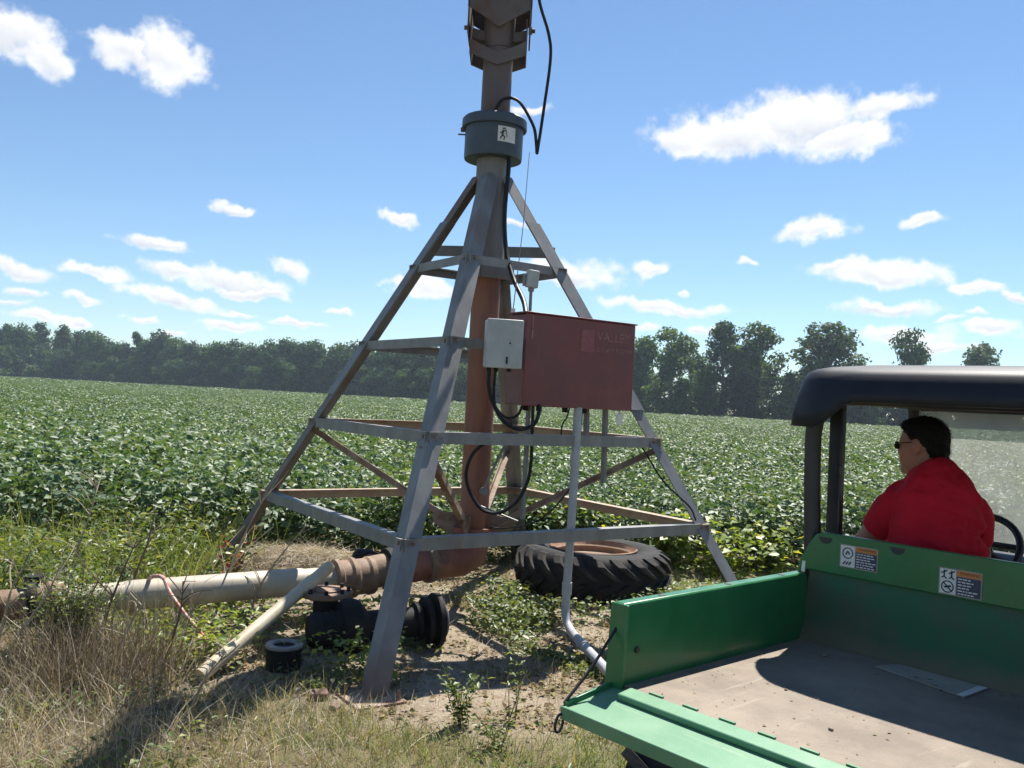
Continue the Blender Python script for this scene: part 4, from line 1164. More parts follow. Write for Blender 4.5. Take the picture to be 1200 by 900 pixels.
    MB().tube([(.12, 3.05, .55), (.12, 3.10, .80), (W - .12, 3.10, .80), (W - .12, 3.05, .55)], .022, 12).build('brush_guard', 'blacksteel', UT)
    for x in (.24, W - .24):
        MB().lathe([(.03, .0), (.06, .012), (.055, .03), (.02, .034)], (x, 3.015, .74), (0, 1, 0), 20).build('headlight', 'white', UT)
    # wheels
    for x, y, r, w in ((.02, .40, .315, .27), (W - .02, .40, .315, .27), (.04, 2.62, .29, .22), (W - .04, 2.62, .29, .22)):
        wh = bpy.data.objects.new('wheel', None); COL.objects.link(wh); wh.parent = UT; wh.location = (x, y, r - .005)
        q = w / 2
        MB().lathe([(r * .5, -q * .8), (r * .62, -q), (r * .86, -q * 1.0), (r * .96, -q * .8), (r * .975, 0), (r * .96, q * .8), (r * .86, q), (r * .62, q), (r * .5, q * .8)], (0, 0, 0), (1, 0, 0), 48, closed=True).build('tyre', 'rubber', wh)
        MB().lathe([(.05, -q * .5), (r * .50, -q * .55), (r * .53, -q * .8), (r * .53, q * .8), (r * .50, q * .55), (.05, q * .5)], (0, 0, 0), (1, 0, 0), 36).build('rim', 'orange' if False else 'greybox', wh)
        tb = MB()
        for k in range(20):
            for s in (-1, 1):
                a = 2 * math.pi * (k + (.5 if s > 0 else 0)) / 20
                rot = Matrix.Rotation(-a, 3, 'X')
                tb.box(rot @ V(s * q * .5, 0, r * .98), (q * .95, .038, .032), rot @ Matrix.Rotation(s * .35, 3, 'Z'))
        tb.build('tread', 'rubber', wh, smooth=0)


build_bed()
build_cab()

# cardboard sheet and crumbs on the bed floor
def vl(x, y, z): return UT.matrix_world @ V(x, y, z)


gg = np.random.default_rng(51); ng = 260
gp = np.stack([gg.uniform(.02, 1.28, ng), np.where(gg.random(ng) < .45, 1.09 - np.abs(gg.normal(0, .05, ng)), gg.uniform(.03, 1.09, ng)), np.full(ng, .8012)], 1)
ga = gg.random(ng) * 6.283; gl = gg.uniform(.004, .016, ng)
gv, gf = leaves(gp, np.stack([np.cos(ga), np.sin(ga), gg.uniform(.0, .25, ng)], 1), np.tile([0, 0, 1.], (ng, 1)), gl, gl * gg.uniform(.2, .8, ng))
gm = np.array(UT.matrix_world); gv = gv @ gm[:3, :3].T + gm[:3, 3]
tag(np_mesh('bed_grit', gv, gf, 'litter', 'stuff'), 'grit and straw crumbs scattered over the bed floor')
SH = thing('cardboard_sheet', 'flat dirty cardboard sheet with a white edge on the bed floor', 'cardboard', vl(.55, 1.0, .80), -VTH)
pl = [(.400, .93), (.430, 1.05), (.745, 1.045), (.735, .82)]
pl = [(.385, .985), (.425, 1.095), (.745, 1.085), (.735, .90)]
sh = MB().prism([(x - .55, y - 1.0) for x, y in pl], V(0, 0, .0022), V(1, 0, 0), V(0, 1, 0), V(0, 0, 1), .004).build('sheet', 'paper', SH, smooth=0)
MB().prism([(.165, .083), (.193, .084), (.183, -.098), (.160, -.096)], V(0, 0, .0062), V(1, 0, 0), V(0, 1, 0), V(0, 0, 1), .0008).build('paper_edge', 'white', SH, smooth=0)
for i, (x, y) in enumerate(((-.01, -.02), (.07, -.06), (.03, .0), (.11, -.10))):
    MB().box((x, y, .0068), (.018, .008, .0005), Matrix.Rotation(.5 * i, 3, 'Z')).build('ink_mark', 'ink', sh, smooth=0)
for i, (x, y, s) in enumerate(((.20, .95, .012), (.225, .935, .009), (.62, .22, .010), (.34, .44, .007))):
    c = vl(x, y, .80)
    o = MB().box((0, 0, s * .4), (s * 1.6, s, s * .8), Matrix.Rotation(i, 3, 'Z')).build('clod', 'mud', bevel=.003)
    o.location = c
    tag(o, ('pale crumb of dry soil at the foot of the headboard', 'smaller crumb of soil beside the pale crumb at the headboard', 'crumb of soil near the tailgate on the bed floor', 'tiny crumb of soil on the sunlit bed floor')[i], 'soil crumb', 'soil crumbs on the bed floor')


# ------------------------------------------------------------------ driver
def ring_pts(c, a, b, ra, rb, n=20, p=2.0):
    out = []
    for k in range(n):
        t = 2 * math.pi * k / n
        ct, st_ = math.cos(t), math.sin(t)
        out.append(c + a * (ra * math.copysign(abs(ct) ** (2 / p), ct)) + b * (rb * math.copysign(abs(st_) ** (2 / p), st_)))
    return out


def loft(mb, secs, n=20, p=2.0):
    """secs: (centre, axis a, axis b, ra, rb)"""
    P = []; F = []
    for s in secs: P += ring_pts(*s, n=n, p=p)
    for i in range(len(secs) - 1):
        for k in range(n): F.append((i * n + k, i * n + (k + 1) % n, (i + 1) * n + (k + 1) % n, (i + 1) * n + k))
    F += [tuple(range(n - 1, -1, -1)), tuple(range((len(secs) - 1) * n, len(secs) * n))]
    return mb.add(P, F)


def blob(mb, c, r, rot=None, n=16):
    """ellipsoid"""
    P = []; F = []
    for i in range(n + 1):
        ph = math.pi * i / n
        for k in range(n * 2):
            t = math.pi * k / n
            v = V(r[0] * math.sin(ph) * math.cos(t), r[1] * math.sin(ph) * math.sin(t), r[2] * math.cos(ph))
            if rot is not None: v = rot @ v
            P.append(Vector(c) + v)
    m = 2 * n
    for i in range(n):
        for k in range(m): F.append((i * m + k, i * m + (k + 1) % m, (i + 1) * m + (k + 1) % m, (i + 1) * m + k))
    return mb.add(P, F)


def fuse(mb, name, m, parent, voxel=.008, smooth_it=6):
    o = mb.build(name, m)
    rm = o.modifiers.new('fuse', 'REMESH'); rm.mode = 'VOXEL'; rm.voxel_size = voxel; rm.use_smooth_shade = True
    if smooth_it:
        s = o.modifiers.new('soft', 'SMOOTH'); s.factor = .5; s.iterations = smooth_it
    dg = bpy.context.evaluated_depsgraph_get()
    me = bpy.data.meshes.new_from_object(o.evaluated_get(dg))
    o.modifiers.clear(); o.data = me
    me.shade_smooth()
    if not me.materials: me.materials.append(M[m])
    o.parent = parent
    return o


def build_person():
    PR = thing('person', 'man in red t-shirt seated in the cab, looking left', 'person', vl(.34, 1.58, .86), -VTH)
    O = V(.34, 1.58, .86)                    # local origin in vehicle coordinates

    def L(x, y, z): return V(x, y, z) - O
    yaw = R(42)                              # torso turned to the left of the vehicle's heading
    fa = V(-math.sin(yaw), math.cos(yaw), 0); sa = V(math.cos(yaw), math.sin(yaw), 0)
    spine = [((.375, 1.54, .88), .172, .150, 0), ((.368, 1.535, 1.0), .174, .155, 0), ((.364, 1.53, 1.10), .174, .155, 2), ((.362, 1.53, 1.22), .172, .155, 5), ((.360, 1.535, 1.32), .164, .148, 10),
             ((.358, 1.54, 1.40), .158, .140, 16), ((.349, 1.548, 1.455), .128, .118, 22), ((.339, 1.556, 1.503), .096, .098, 28), ((.330, 1.562, 1.533), .076, .080, 30)]
    shL, shR = V(.215, 1.498, 1.368), V(.462, 1.615, 1.37)
    elL, haL = V(.030, 1.525, 1.150), V(.055, 1.78, 1.07)
    elR, haR = V(.455, 1.77, 1.12), V(.315, 1.90, 1.22)
    fb = lambda d: fa * math.cos(R(d)) - V(0, 0, 1) * math.sin(R(d))

    def limb(mb, pts, rs, n=16):
        pts = [p - O for p in pts]; mb.tube(pts, rs, n)
        for p, r in zip(pts, rs): blob(mb, p, (r, r, r), n=8)

    def torso(mb, g):
        loft(mb, [(L(*c), sa, fb(t), a + g, b + g) for c, a, b, t in spine], n=28, p=2.2)
    # head: long axis along the gaze
    gz_ = V(-.985, .05, -.06).normalized(); ls = V(0, 0, 1).cross(gz_).normalized(); up = gz_.cross(ls).normalized()
    H = V(.262, 1.592, 1.628)
    rot = Matrix((gz_, ls, up)).transposed()
    hp = lambda f, s, u: H + gz_ * f + ls * s + up * u - O
    body = MB()
    torso(body, -.014)
    blob(body, hp(-.012, 0, .022), (.100, .077, .098), rot)            # cranium
    blob(body, hp(.030, 0, -.035), (.066, .064, .085), rot)            # face
    blob(body, hp(.042, 0, -.092), (.046, .048, .034), rot)            # jaw and chin
    blob(body, hp(.074, 0, -.108), (.022, .026, .020), rot)            # chin
    blob(body, hp(.0, .0, -.075), (.06, .066, .05), rot)               # jowl
    blob(body, hp(.068, 0, .020), (.024, .050, .018), rot)             # brow
    loft(body, [(hp(.080, 0, .010), ls, up, .010, .010), (hp(.098, 0, -.012), ls, up, .013, .012), (hp(.108, 0, -.028), ls, up, .016, .012), (hp(.090, 0, -.042), ls, up, .015, .008)], n=10)   # nose
    blob(body, hp(.088, 0, -.060), (.014, .024, .007), rot, 8); blob(body, hp(.086, 0, -.073), (.013, .022, .008), rot, 8)   # lips
    for s in (-1, 1):
        blob(body, hp(.070, s * .032, .002), (.014, .014, .011), rot, 8)  # eyelids
        blob(body, hp(.056, s * .042, -.032), (.026, .020, .024), rot, 8)  # cheeks
        blob(body, hp(-.012, s * .080, -.008), (.022, .008, .034), rot @ Matrix.Rotation(s * .25, 3, 'Z'), 10)   # ears
        blob(body, hp(-.008, s * .078, -.034), (.012, .008, .012), rot, 8)
    loft(body, [(L(.340, 1.552, 1.46), sa, fb(28), .080, .076), (L(.318, 1.566, 1.52), sa, fb(28), .068, .070), (hp(-.024, 0, -.085), ls, gz_, .062, .066), (hp(-.020, 0, -.03), ls, gz_, .062, .07)], n=24)     # neck
    limb(body, [shL, (shL + elL) / 2, elL, elL * .45 + haL * .55, haL], [.058, .050, .046, .042, .030])
    limb(body, [shR, (shR + elR) / 2, elR, elR * .45 + haR * .55, haR], [.062, .055, .046, .043, .030])
    # hands with five fingers: left rests on the thigh, right closes on the wheel rim
    def hand(w, d, side, curl):
        d = d.normalized(); n_ = V(0, 0, 1); s_ = d.cross(n_).normalized() * side; n_ = s_.cross(d).normalized() * side
        loft(body, [(w - O, s_, n_, .028, .020), (w + d * .045 - O, s_, n_, .040, .016), (w + d * .085 - O, s_, n_, .042, .013)], n=14)
        for i, (o_, ln) in enumerate(((-.032, .068), (-.011, .078), (.011, .073), (.031, .058))):
            k = w + d * .080 + s_ * o_
            k2 = k + (d * math.cos(curl * .5) - n_ * math.sin(curl * .5)) * ln * .45
            k3 = k2 + (d * math.cos(curl * 1.3) - n_ * math.sin(curl * 1.3)) * ln * .33
            k4 = k3 + (d * math.cos(curl * 2) - n_ * math.sin(curl * 2)) * ln * .26
            body.tube([k - O, k2 - O, k3 - O, k4 - O], [.0095, .009, .0085, .007], 8)
        t0 = w + d * .025 - s_ * .030
        body.tube([t0 - O, t0 + d * .030 - s_ * .022 - n_ * .008 - O, t0 + d * .056 - s_ * .022 - n_ * .02 - O], [.012, .011, .009], 8)
    hand(haL, V(-.5, .7, -.3), -1, .8)
    hand(haR, V(-.35, .55, .1), 1, 1.0)
    hips = [V(.27, 1.60, .925), V(.43, 1.60, .925)]
    knees = [V(.24, 1.99, .90), V(.45, 1.99, .90)]
    feet = [V(.24, 2.02, .50), V(.47, 2.03, .50)]
    for h, k, f in zip(hips, knees, feet): limb(body, [h, (h + k) / 2, k, (k + f) / 2, f], [.085, .078, .060, .052, .042])
    fuse(body, 'body', 'skin', PR, .007, 4)
    # clothes
    shirt = MB(); torso(shirt, .012)
    loft(shirt, [(L(.339, 1.556, 1.495), sa, fb(28), .108, .110), (L(.326, 1.565, 1.540), sa, fb(30), .083, .086)], n=24)
    for s_ in (shL, shR): limb(shirt, [V(.325, 1.552, 1.445), V(.325, 1.552, 1.445) * .4 + s_ * .6 + V(0, 0, .004), s_], [.088, .086, .080])
    so_ = fuse(shirt, 'shirt', 'shirt', PR, .009, 3)
    for s_, e_, k_ in ((shL, elL, .56), (shR, elR, .56)):
        slv = MB(); d_ = (e_ - s_)
        pts_ = [s_ - d_ * .10, s_ + d_ * .05, s_ + d_ * .22, s_ + d_ * .40, s_ + d_ * k_, s_ + d_ * (k_ + .01)]
        slv.tube([p_ - O for p_ in pts_], [.060, .086, .085, .074, .067, .060], 22)
        sv = slv.build('sleeve', 'shirt', so_, smooth=80)
        sb_ = sv.modifiers.new('soft', 'SUBSURF'); sb_.levels = sb_.render_levels = 2
    # folds: creases run obliquely across the back and gather at the waist
    for v_ in so_.data.vertices:
        q = v_.co; u_ = q.dot(sa); z_ = q.z
        w_ = (z_ * .85 + u_ * .55) * 62 + 2.2 * math.sin(7 * u_ + 3) + 1.8 * math.sin(9 * z_ + 11 * u_)
        k_ = max(0, math.sin(5.5 * u_ + 5 * z_ - .9)) * (1 if z_ < .46 else max(0, 1 - (z_ - .46) * 6))
        v_.co = q + v_.normal * (.014 * k_ * math.sin(w_))
    tx = bpy.data.textures.new('folds', 'CLOUDS'); tx.noise_scale = .09; tx.noise_depth = 2
    dm = so_.modifiers.new('folds', 'DISPLACE'); dm.texture = tx; dm.strength = .030; dm.mid_level = .5
    tr = MB()
    loft(tr, [(L(.345, 1.555, .865), sa, fa, .19, .15), (L(.345, 1.555, .93), sa, fa, .198, .158), (L(.343, 1.55, .985), sa, fa, .188, .15)], n=26)
    for h, k, f in zip(hips, knees, feet): limb(tr, [h, (h + k) / 2, k, (k + f) / 2, f], [.100, .092, .075, .066, .062])
    fuse(tr, 'trousers', 'denim', PR, .011, 4)
    for f in feet:
        sh_ = MB(); f2 = f - O
        loft(sh_, [(f2 + V(0, -.06, .02), V(1, 0, 0), V(0, 0, 1), .036, .035), (f2 + V(0, -.02, .01), V(1, 0, 0), V(0, 0, 1), .043, .055), (f2 + V(0, .06, -.01), V(1, 0, 0), V(0, 0, 1), .046, .045), (f2 + V(0, .14, -.025), V(1, 0, 0), V(0, 0, 1), .045, .033), (f2 + V(0, .19, -.03), V(1, 0, 0), V(0, 0, 1), .030, .024)], n=16)
        sh_.build('boot', 'shoe', PR, smooth=60)
    # short dark hair
    hair = MB()
    blob(hair, hp(-.016, 0, .029), (.101, .081, .094), rot)
    blob(hair, hp(-.055, 0, -.015), (.058, .069, .078), rot)
    blob(hair, hp(.030, 0, .072), (.058, .062, .042), rot)
    ho = fuse(hair, 'hair', 'hair', PR, .007, 3)
    # trim the hairline: drop what would cover the face and ears
    bm = bmesh.new(); bm.from_mesh(ho.data)
    dead = []
    for v in bm.verts:
        q = v.co + O - H
        f_, s_, u_ = q.dot(gz_), q.dot(ls), q.dot(up)
        if u_ < -.082 or f_ > float(np.interp(u_, [-.082, -.04, -.005, .02, .045, .066, .10], [-.070, -.056, -.036, .012, .040, .062, .12])): dead.append(v)
    bmesh.ops.delete(bm, geom=dead, context='VERTS'); bm.to_mesh(ho.data); bm.free()
    t2 = bpy.data.textures.new('tufts', 'CLOUDS'); t2.noise_scale = .022
    d2 = ho.modifiers.new('tufts', 'DISPLACE'); d2.texture = t2; d2.strength = .009; d2.mid_level = .4
    # short strands standing off the hair
    me_ = ho.data; nv = len(me_.vertices); co = np.empty(nv * 3); me_.vertices.foreach_get('co', co); co = co.reshape(-1, 3)
    no_ = np.empty(nv * 3); me_.vertices.foreach_get('normal', no_); no_ = no_.reshape(-1, 3)
    gq = np.random.default_rng(8); pick = gq.integers(0, nv, 2600)
    D_ = no_[pick] * .55 + np.array([gz_.x, gz_.y, 0]) * -.25 + np.array([0, 0, .12]) + gq.normal(0, .28, (2600, 3))
    hv, hf = blades(co[pick], D_, gq.uniform(.006, .014, 2600), np.full(2600, .0022), gq.uniform(0, .3, 2600), 2)
    hs = np_mesh('hair_strands', hv, hf, 'hair'); hs.parent = ho
    # glasses
    gl = MB()
    for s in (-1, 1):
        cpt = hp(.094, s * .033, -.002)
        gl.tube([cpt + ls * (.022 * math.cos(t)) + up * (.016 * math.sin(t)) for t in np.linspace(0, 2 * math.pi, 19)], .0022, 6)
        gl.tube([hp(.092, s * .056, .004), hp(.07, s * .074, .006), hp(-.010, s * .083, .012)], .0026, 6)
    gl.tube([hp(.098, -.012, .002), hp(.100, 0, .005), hp(.098, .012, .002)], .0022, 6)
    g_ = gl.build('glasses', 'lens', PR)
    for s in (-1, 1):
        cpt = hp(.094, s * .033, -.002)
        MB().add([cpt] + [cpt + ls * (.021 * math.cos(t)) + up * (.015 * math.sin(t)) for t in np.linspace(0, 2 * math.pi, 15)[:-1]], [(0, i, i % 14 + 1) for i in range(1, 15)]).build('lens', 'lens', g_)


build_person()

# ------------------------------------------------------------------ trees
def crown_mesh(name, blobs, n, size, m, seed, hollow=.55):
    """leaf clumps spread through the volume of many small lobes"""
    g = np.random.default_rng(seed)
    B = np.array(blobs, float)                          # x y z rx ry rz
    wgt = (B[:, 3] * B[:, 4] * B[:, 5]) ** (2 / 3)
    idx = g.choice(len(B), n, p=wgt / wgt.sum())
    d = unit(g.normal(size=(n, 3)))
    rad = hollow + (1 - hollow) * g.random(n) ** .6
    rad *= 1 + .18 * g.normal(size=n).clip(-1, 1.6)
    b = B[idx]
    P = b[:, :3] + d * rad[:, None] * b[:, 3:]
    U = unit(d + g.normal(0, .7, (n, 3)) + np.array([0, 0, .35]))
    D = np.cross(U, g.normal(size=(n, 3)))
    s = size * g.uniform(.55, 1.35, n)
    v, f = leaves(P, D, U, s, s * g.uniform(.6, 1, n), QUAD, QUAD_F)
    me = bpy.data.meshes.new(name)
    o = np_mesh(name, v, f, m)
    me = o.data
    bpy.data.objects.remove(o)
    return me


def trunk_mesh(name, h, r, limbs, seed):
    g = random.Random(seed)
    mb = MB()
    pts = [V(0, 0, -.3)] + [V(g.uniform(-.12, .12) * t * 2, g.uniform(-.12, .12) * t * 2, h * t) for t in (.12, .3, .5, .7, .86)]
    mb.tube(pts, [r * 1.35, r * 1.1, r * .85, r * .62, r * .42, r * .15], 9)
    for (x, y, z) in limbs:
        t = max(.15, min(.75, z / h * .62)); b = V(0, 0, h * t)
        e = V(x, y, z)
        mb.tube([b, b * .55 + e * .45 + V(0, 0, .25), e], [r * .38, r * .24, r * .06], 7)
    o = mb.build(name, 'bark')
    me = o.data; bpy.data.objects.remove(o)
    return me


def make_kind(i, h, w, kind, seed):
    """one tree shape of unit kind: returns (trunk mesh, crown mesh)"""
    g = random.Random(seed)
    bl = []
    if kind == 'tall':          # upright cottonwood, open
        nb, lo, hi = 44, .05, 1.0
    elif kind == 'wood':        # forest edge tree, leaves down to the ground
        nb, lo, hi = 30, .06, 1.0
    elif kind == 'round':
        nb, lo, hi = 26, .20, 1.0
    elif kind == 'pine':
        nb, lo, hi = 30, .12, 1.0
    else:                       # shrub
        nb, lo, hi = 14, .08, .95
    for k in range(nb):
        t = lo + (hi - lo) * (k + g.random()) / nb
        if kind == 'tall': prof = math.sin(math.pi * min(1, .22 + .70 * t)) ** .6
        elif kind == 'wood': prof = (1 - .55 * max(0, t - .35) / .65) if t < .93 else .35
        elif kind == 'round': prof = math.sin(math.pi * min(1, .18 + .74 * t)) ** .5
        elif kind == 'pine': prof = max(.16, 1 - t) ** .6 * .9
        else: prof = math.sin(math.pi * (.2 + .7 * t)) ** .6
        a = g.random() * 2 * math.pi
        rr = w / 2 * prof * g.uniform(.25, .95)
        s = w * g.uniform(.11, .20) * (1.15 if kind == 'wood' else 1)
        bl.append((rr * math.cos(a), rr * math.sin(a), max(s * .5, h * t - s * .6), s * g.uniform(.9, 1.35), s * g.uniform(.9, 1.35), s * g.uniform(.7, 1.1)))
    n = {'tall': 6500, 'wood': 6000, 'round': 5200, 'pine': 5200}.get(kind, 1800)
    size = {'tall': .33, 'wood': .40, 'round': .36, 'pine': .34}.get(kind, .34)
    m = {'tall': 'tree_p', 'wood': 'tree_l', 'round': 'tree_d', 'pine': 'tree_d'}.get(kind, 'tree_p')
    if kind == 'wood' and i % 2: m = 'tree_d'
    cm = crown_mesh('crown', bl, n, size, m, seed + 50, .35 if kind in ('wood', 'pine') else .45)
    tm = trunk_mesh('trunk', h * .94, .18 + h * .011, [(b[0] * .9, b[1] * .9, b[2]) for b in bl[::2]], seed)
    return tm, cm, h


KINDS = {
    'tall': [make_kind(i, 14, 7.4, 'tall', 100 + i) for i in range(4)],
    'wood': [make_kind(i, 12.5, 9.5, 'wood', 200 + i) for i in range(5)],
    'round': [make_kind(i, 14, 10.5, 'round', 300 + i) for i in range(2)],
    'pine': [make_kind(i, 16, 7.0, 'pine', 400 + i) for i in range(2)],
    'shrub': [make_kind(i, 5, 5.5, 'shrub', 500 + i) for i in range(2)],
}


def tree(name, kind, i, x, y, h, label, group=None, sx=1.0, cat='tree'):
    tm, cm, h0 = KINDS[kind][i % len(KINDS[kind])]
    o = bpy.data.objects.new(name, None); COL.objects.link(o)
    o.location = (x, y, 0)
    s = h / h0
    o.rotation_euler = (0, 0, (x * 1.37 + y * .91) % 6.28)
    o.scale = (s * sx, s * sx, s)
    tag(o, label, cat, group)
    for n, me in (('trunk', tm), ('crown', cm)):
        c = bpy.data.objects.new(n, me); COL.objects.link(c); c.parent = o
    return o


# the tall trees right of the cabinet, each with its own place
for kind, i, x, y, h, sx, lab in (
        ('tall', 0, 24.2, 134, 13.9, 1.15, 'tall pale poplar-like tree just right of the red cabinet'),
        ('tall', 1, 31.3, 131, 15.2, .80, 'slim tall tree, second from the red cabinet on the far field edge'),
        ('tall', 2, 35.9, 129, 14.9, 1.0, 'tall open tree with sky gaps, third from the red cabinet'),
        ('tall', 3, 45.4, 127, 15.4, 1.45, 'wide open tree with sky gaps left above the black roof'),
        ('round', 0, 61.9, 138, 15.9, .80, 'dense round dark crown above the middle of the black roof'),
        ('tall', 2, 80.4, 150, 15.6, 1.15, 'thin feathery tree top rightmost above the black roof'),
        ('wood', 0, 21.0, 142, 13.0, .8, 'dark tree half hidden behind the right edge of the red cabinet'),
        ('wood', 1, 38.8, 124, 7.6, .75, 'low bushy tree left of the black roof corner'),
        ('wood', 2, 28.0, 128, 7.8, .8, 'low dark bushy tree under the first two tall trees'),
        ('wood', 3, 33.0, 126, 7.4, .75, 'low dark bushy tree under the third tall tree')):
    tree('tree', kind, i, x, y, h, lab, 'trees on the right field edge', sx)
for j, (x, y, h) in enumerate(((51.3, 129, 9.6), (55.5, 131, 8.0), (64.7, 132, 8.6), (70.5, 135, 9.5), (76.0, 137, 8.8), (80.9, 140, 10.3), (88, 142, 9.6), (96, 144, 11), (56.0, 126, 6.8), (58.6, 127, 7.4), (61.4, 128, 6.6), (53.2, 127, 7.0), (67.5, 129, 7.2), (73, 131, 7), (44.0, 133, 9.2), (50.0, 123, 6.6), (31.2, 146, 10.6), (41.0, 148, 11.5), (58, 148, 10), (24.5, 127, 6.5), (104, 146, 10), (113, 148, 10.5), (122, 150, 9.8), (131, 151, 11), (140, 153, 10))):
    tree('tree', 'wood', j, x, y, h, 'low dense tree in the dark row seen under and behind the black roof', 'low trees behind the vehicle', .85)
# the wood along the far left and middle edge
LEFT = [(-171, 266, 15.2), (-160.3, 262, 14.8), (-149.8, 258, 16.5), (-140.3, 250, 15.4), (-137.2, 255, 17.4), (-128.2, 250, 16.5), (-121.3, 246, 14.8), (-115.1, 243, 14.2), (-110.4, 240, 11.0), (-104.9, 236, 11.9), (-101.7, 238, 15.0), (-95.8, 236, 14.9), (-88.4, 230, 12.6), (-82.9, 226, 12.0), (-78.3, 224, 11.7), (-73.7, 222, 12.4), (-69.2, 220, 12.7), (-63.8, 216, 11.7), (-59.4, 214, 12.8), (-54.7, 212, 13.8), (-50.2, 210, 13.1), (-45.6, 206, 12.8), (-41.2, 204, 12.3), (-36.9, 200, 12.7), (-32.7, 196, 11.7), (-28.7, 192, 12.2), (-24.8, 188, 11.5), (-20.7, 184, 12.2), (-16.8, 180, 11.6), (-13.0, 176, 11.0), (-9.0, 172, 12.0), (-5.6, 170, 11.4), (-1.9, 166, 12.3), (1.9, 162, 11.7), (5.5, 158, 12.5), (9.0, 155, 11.9), (12.4, 152, 12.8), (15.6, 149, 12.2), (18.4, 146, 12.7)]
rt = random.Random(5)
for j, (x, y, h) in enumerate(LEFT):
    pine = j in (2, 4, 5, 6, 10)
    if x < -112: lab, grp = 'tall dark tree in the higher wood at the far left field edge', 'trees of the high left wood'
    elif x < -28: lab, grp = 'dark green tree in the even wood left of the tower', 'trees of the wood left of the tower'
    else: lab, grp = 'dark green tree in the wood seen through the tower legs', 'trees of the wood behind the tower'
    tree('tree', 'pine' if pine else 'wood', j, x, y, h, lab, grp, 1.2 if pine else 1.05)
    # understorey in front keeps the edge closed down to the crop
    tree('tree', 'wood', j + 2, x + rt.uniform(-2, 2), y - rt.uniform(4, 7), h * rt.uniform(.50, .66), lab.replace('tall dark', 'lower dark').replace('dark green tree', 'lower leafy tree').replace('the higher wood', 'front of the higher wood'), grp, 1.15)
    tree('tree', 'wood', j + 1, x + rt.uniform(-2, 2), y + rt.uniform(8, 12), h * rt.uniform(.80, .95), lab.replace('dark', 'shaded').replace('tree in', 'tree deep in'), grp, 1.2)
for i, (x, y, h, lab) in enumerate(((-132.1, 241, 4.6, 'left of the two pale round shrubs before the far left wood'), (-126.2, 240, 5.6, 'right of the two pale round shrubs before the far left wood'), (-141, 243, 4.6, 'pale shrub at the left border before the far wood'))):
    tree('shrub', 'shrub', i, x, y, h, lab, 'pale shrubs before the far wood', 1.0, 'shrub')


# ------------------------------------------------------------------ soybean crop (one mass)
def edge_y(x):
    """near border of the crop"""
    return np.interp(x, [-14, -6, -4.2, -2.5, 0, 2.2, 4, 8, 14, 30], [8.0, 8.0, 8.2, 8.8, 9.5, 10.0, 10.3, 10.3, 10.0, 9.5])


def soy_plant(seed, n_tri, rad, h, lmin, lmax, low=.35):
    g = np.random.default_rng(seed)
    Ps, Ds, Us, Ls = [], [], [], []
    for i in range(n_tri):
        a = g.random() * 2 * np.pi; r = rad * np.sqrt(g.random())
        z = h * (1 - .25 * (r / rad) ** 2) * g.uniform(.82, 1.06) if g.random() > low else h * g.uniform(.15, .8)
        c = np.array([r * np.cos(a), r * np.sin(a), z])
        if z < h * .75: c[:2] *= 1.15
        up = unit(np.array([g.normal(0, .6), g.normal(0, .6), 1.0]))
        ha = a + g.normal(0, .9)
        hd = np.array([np.cos(ha), np.sin(ha), g.normal(-.12, .28)])
        for k, off in enumerate((0, 1.25, -1.25)):
            ca, sa_ = np.cos(off), np.sin(off)
            d = np.array([hd[0] * ca - hd[1] * sa_, hd[0] * sa_ + hd[1] * ca, hd[2] - .10 * abs(off) + g.normal(0, .12)])
            Ps.append(c + d * .018); Ds.append(d); Us.append(up + g.normal(0, .30, 3)); Ls.append(g.uniform(lmin, lmax))
    P, D, U, L = map(np.array, (Ps, Ds, Us, Ls))
    return leaves(P, D, U, L, L * g.uniform(.46, .68, len(L)))


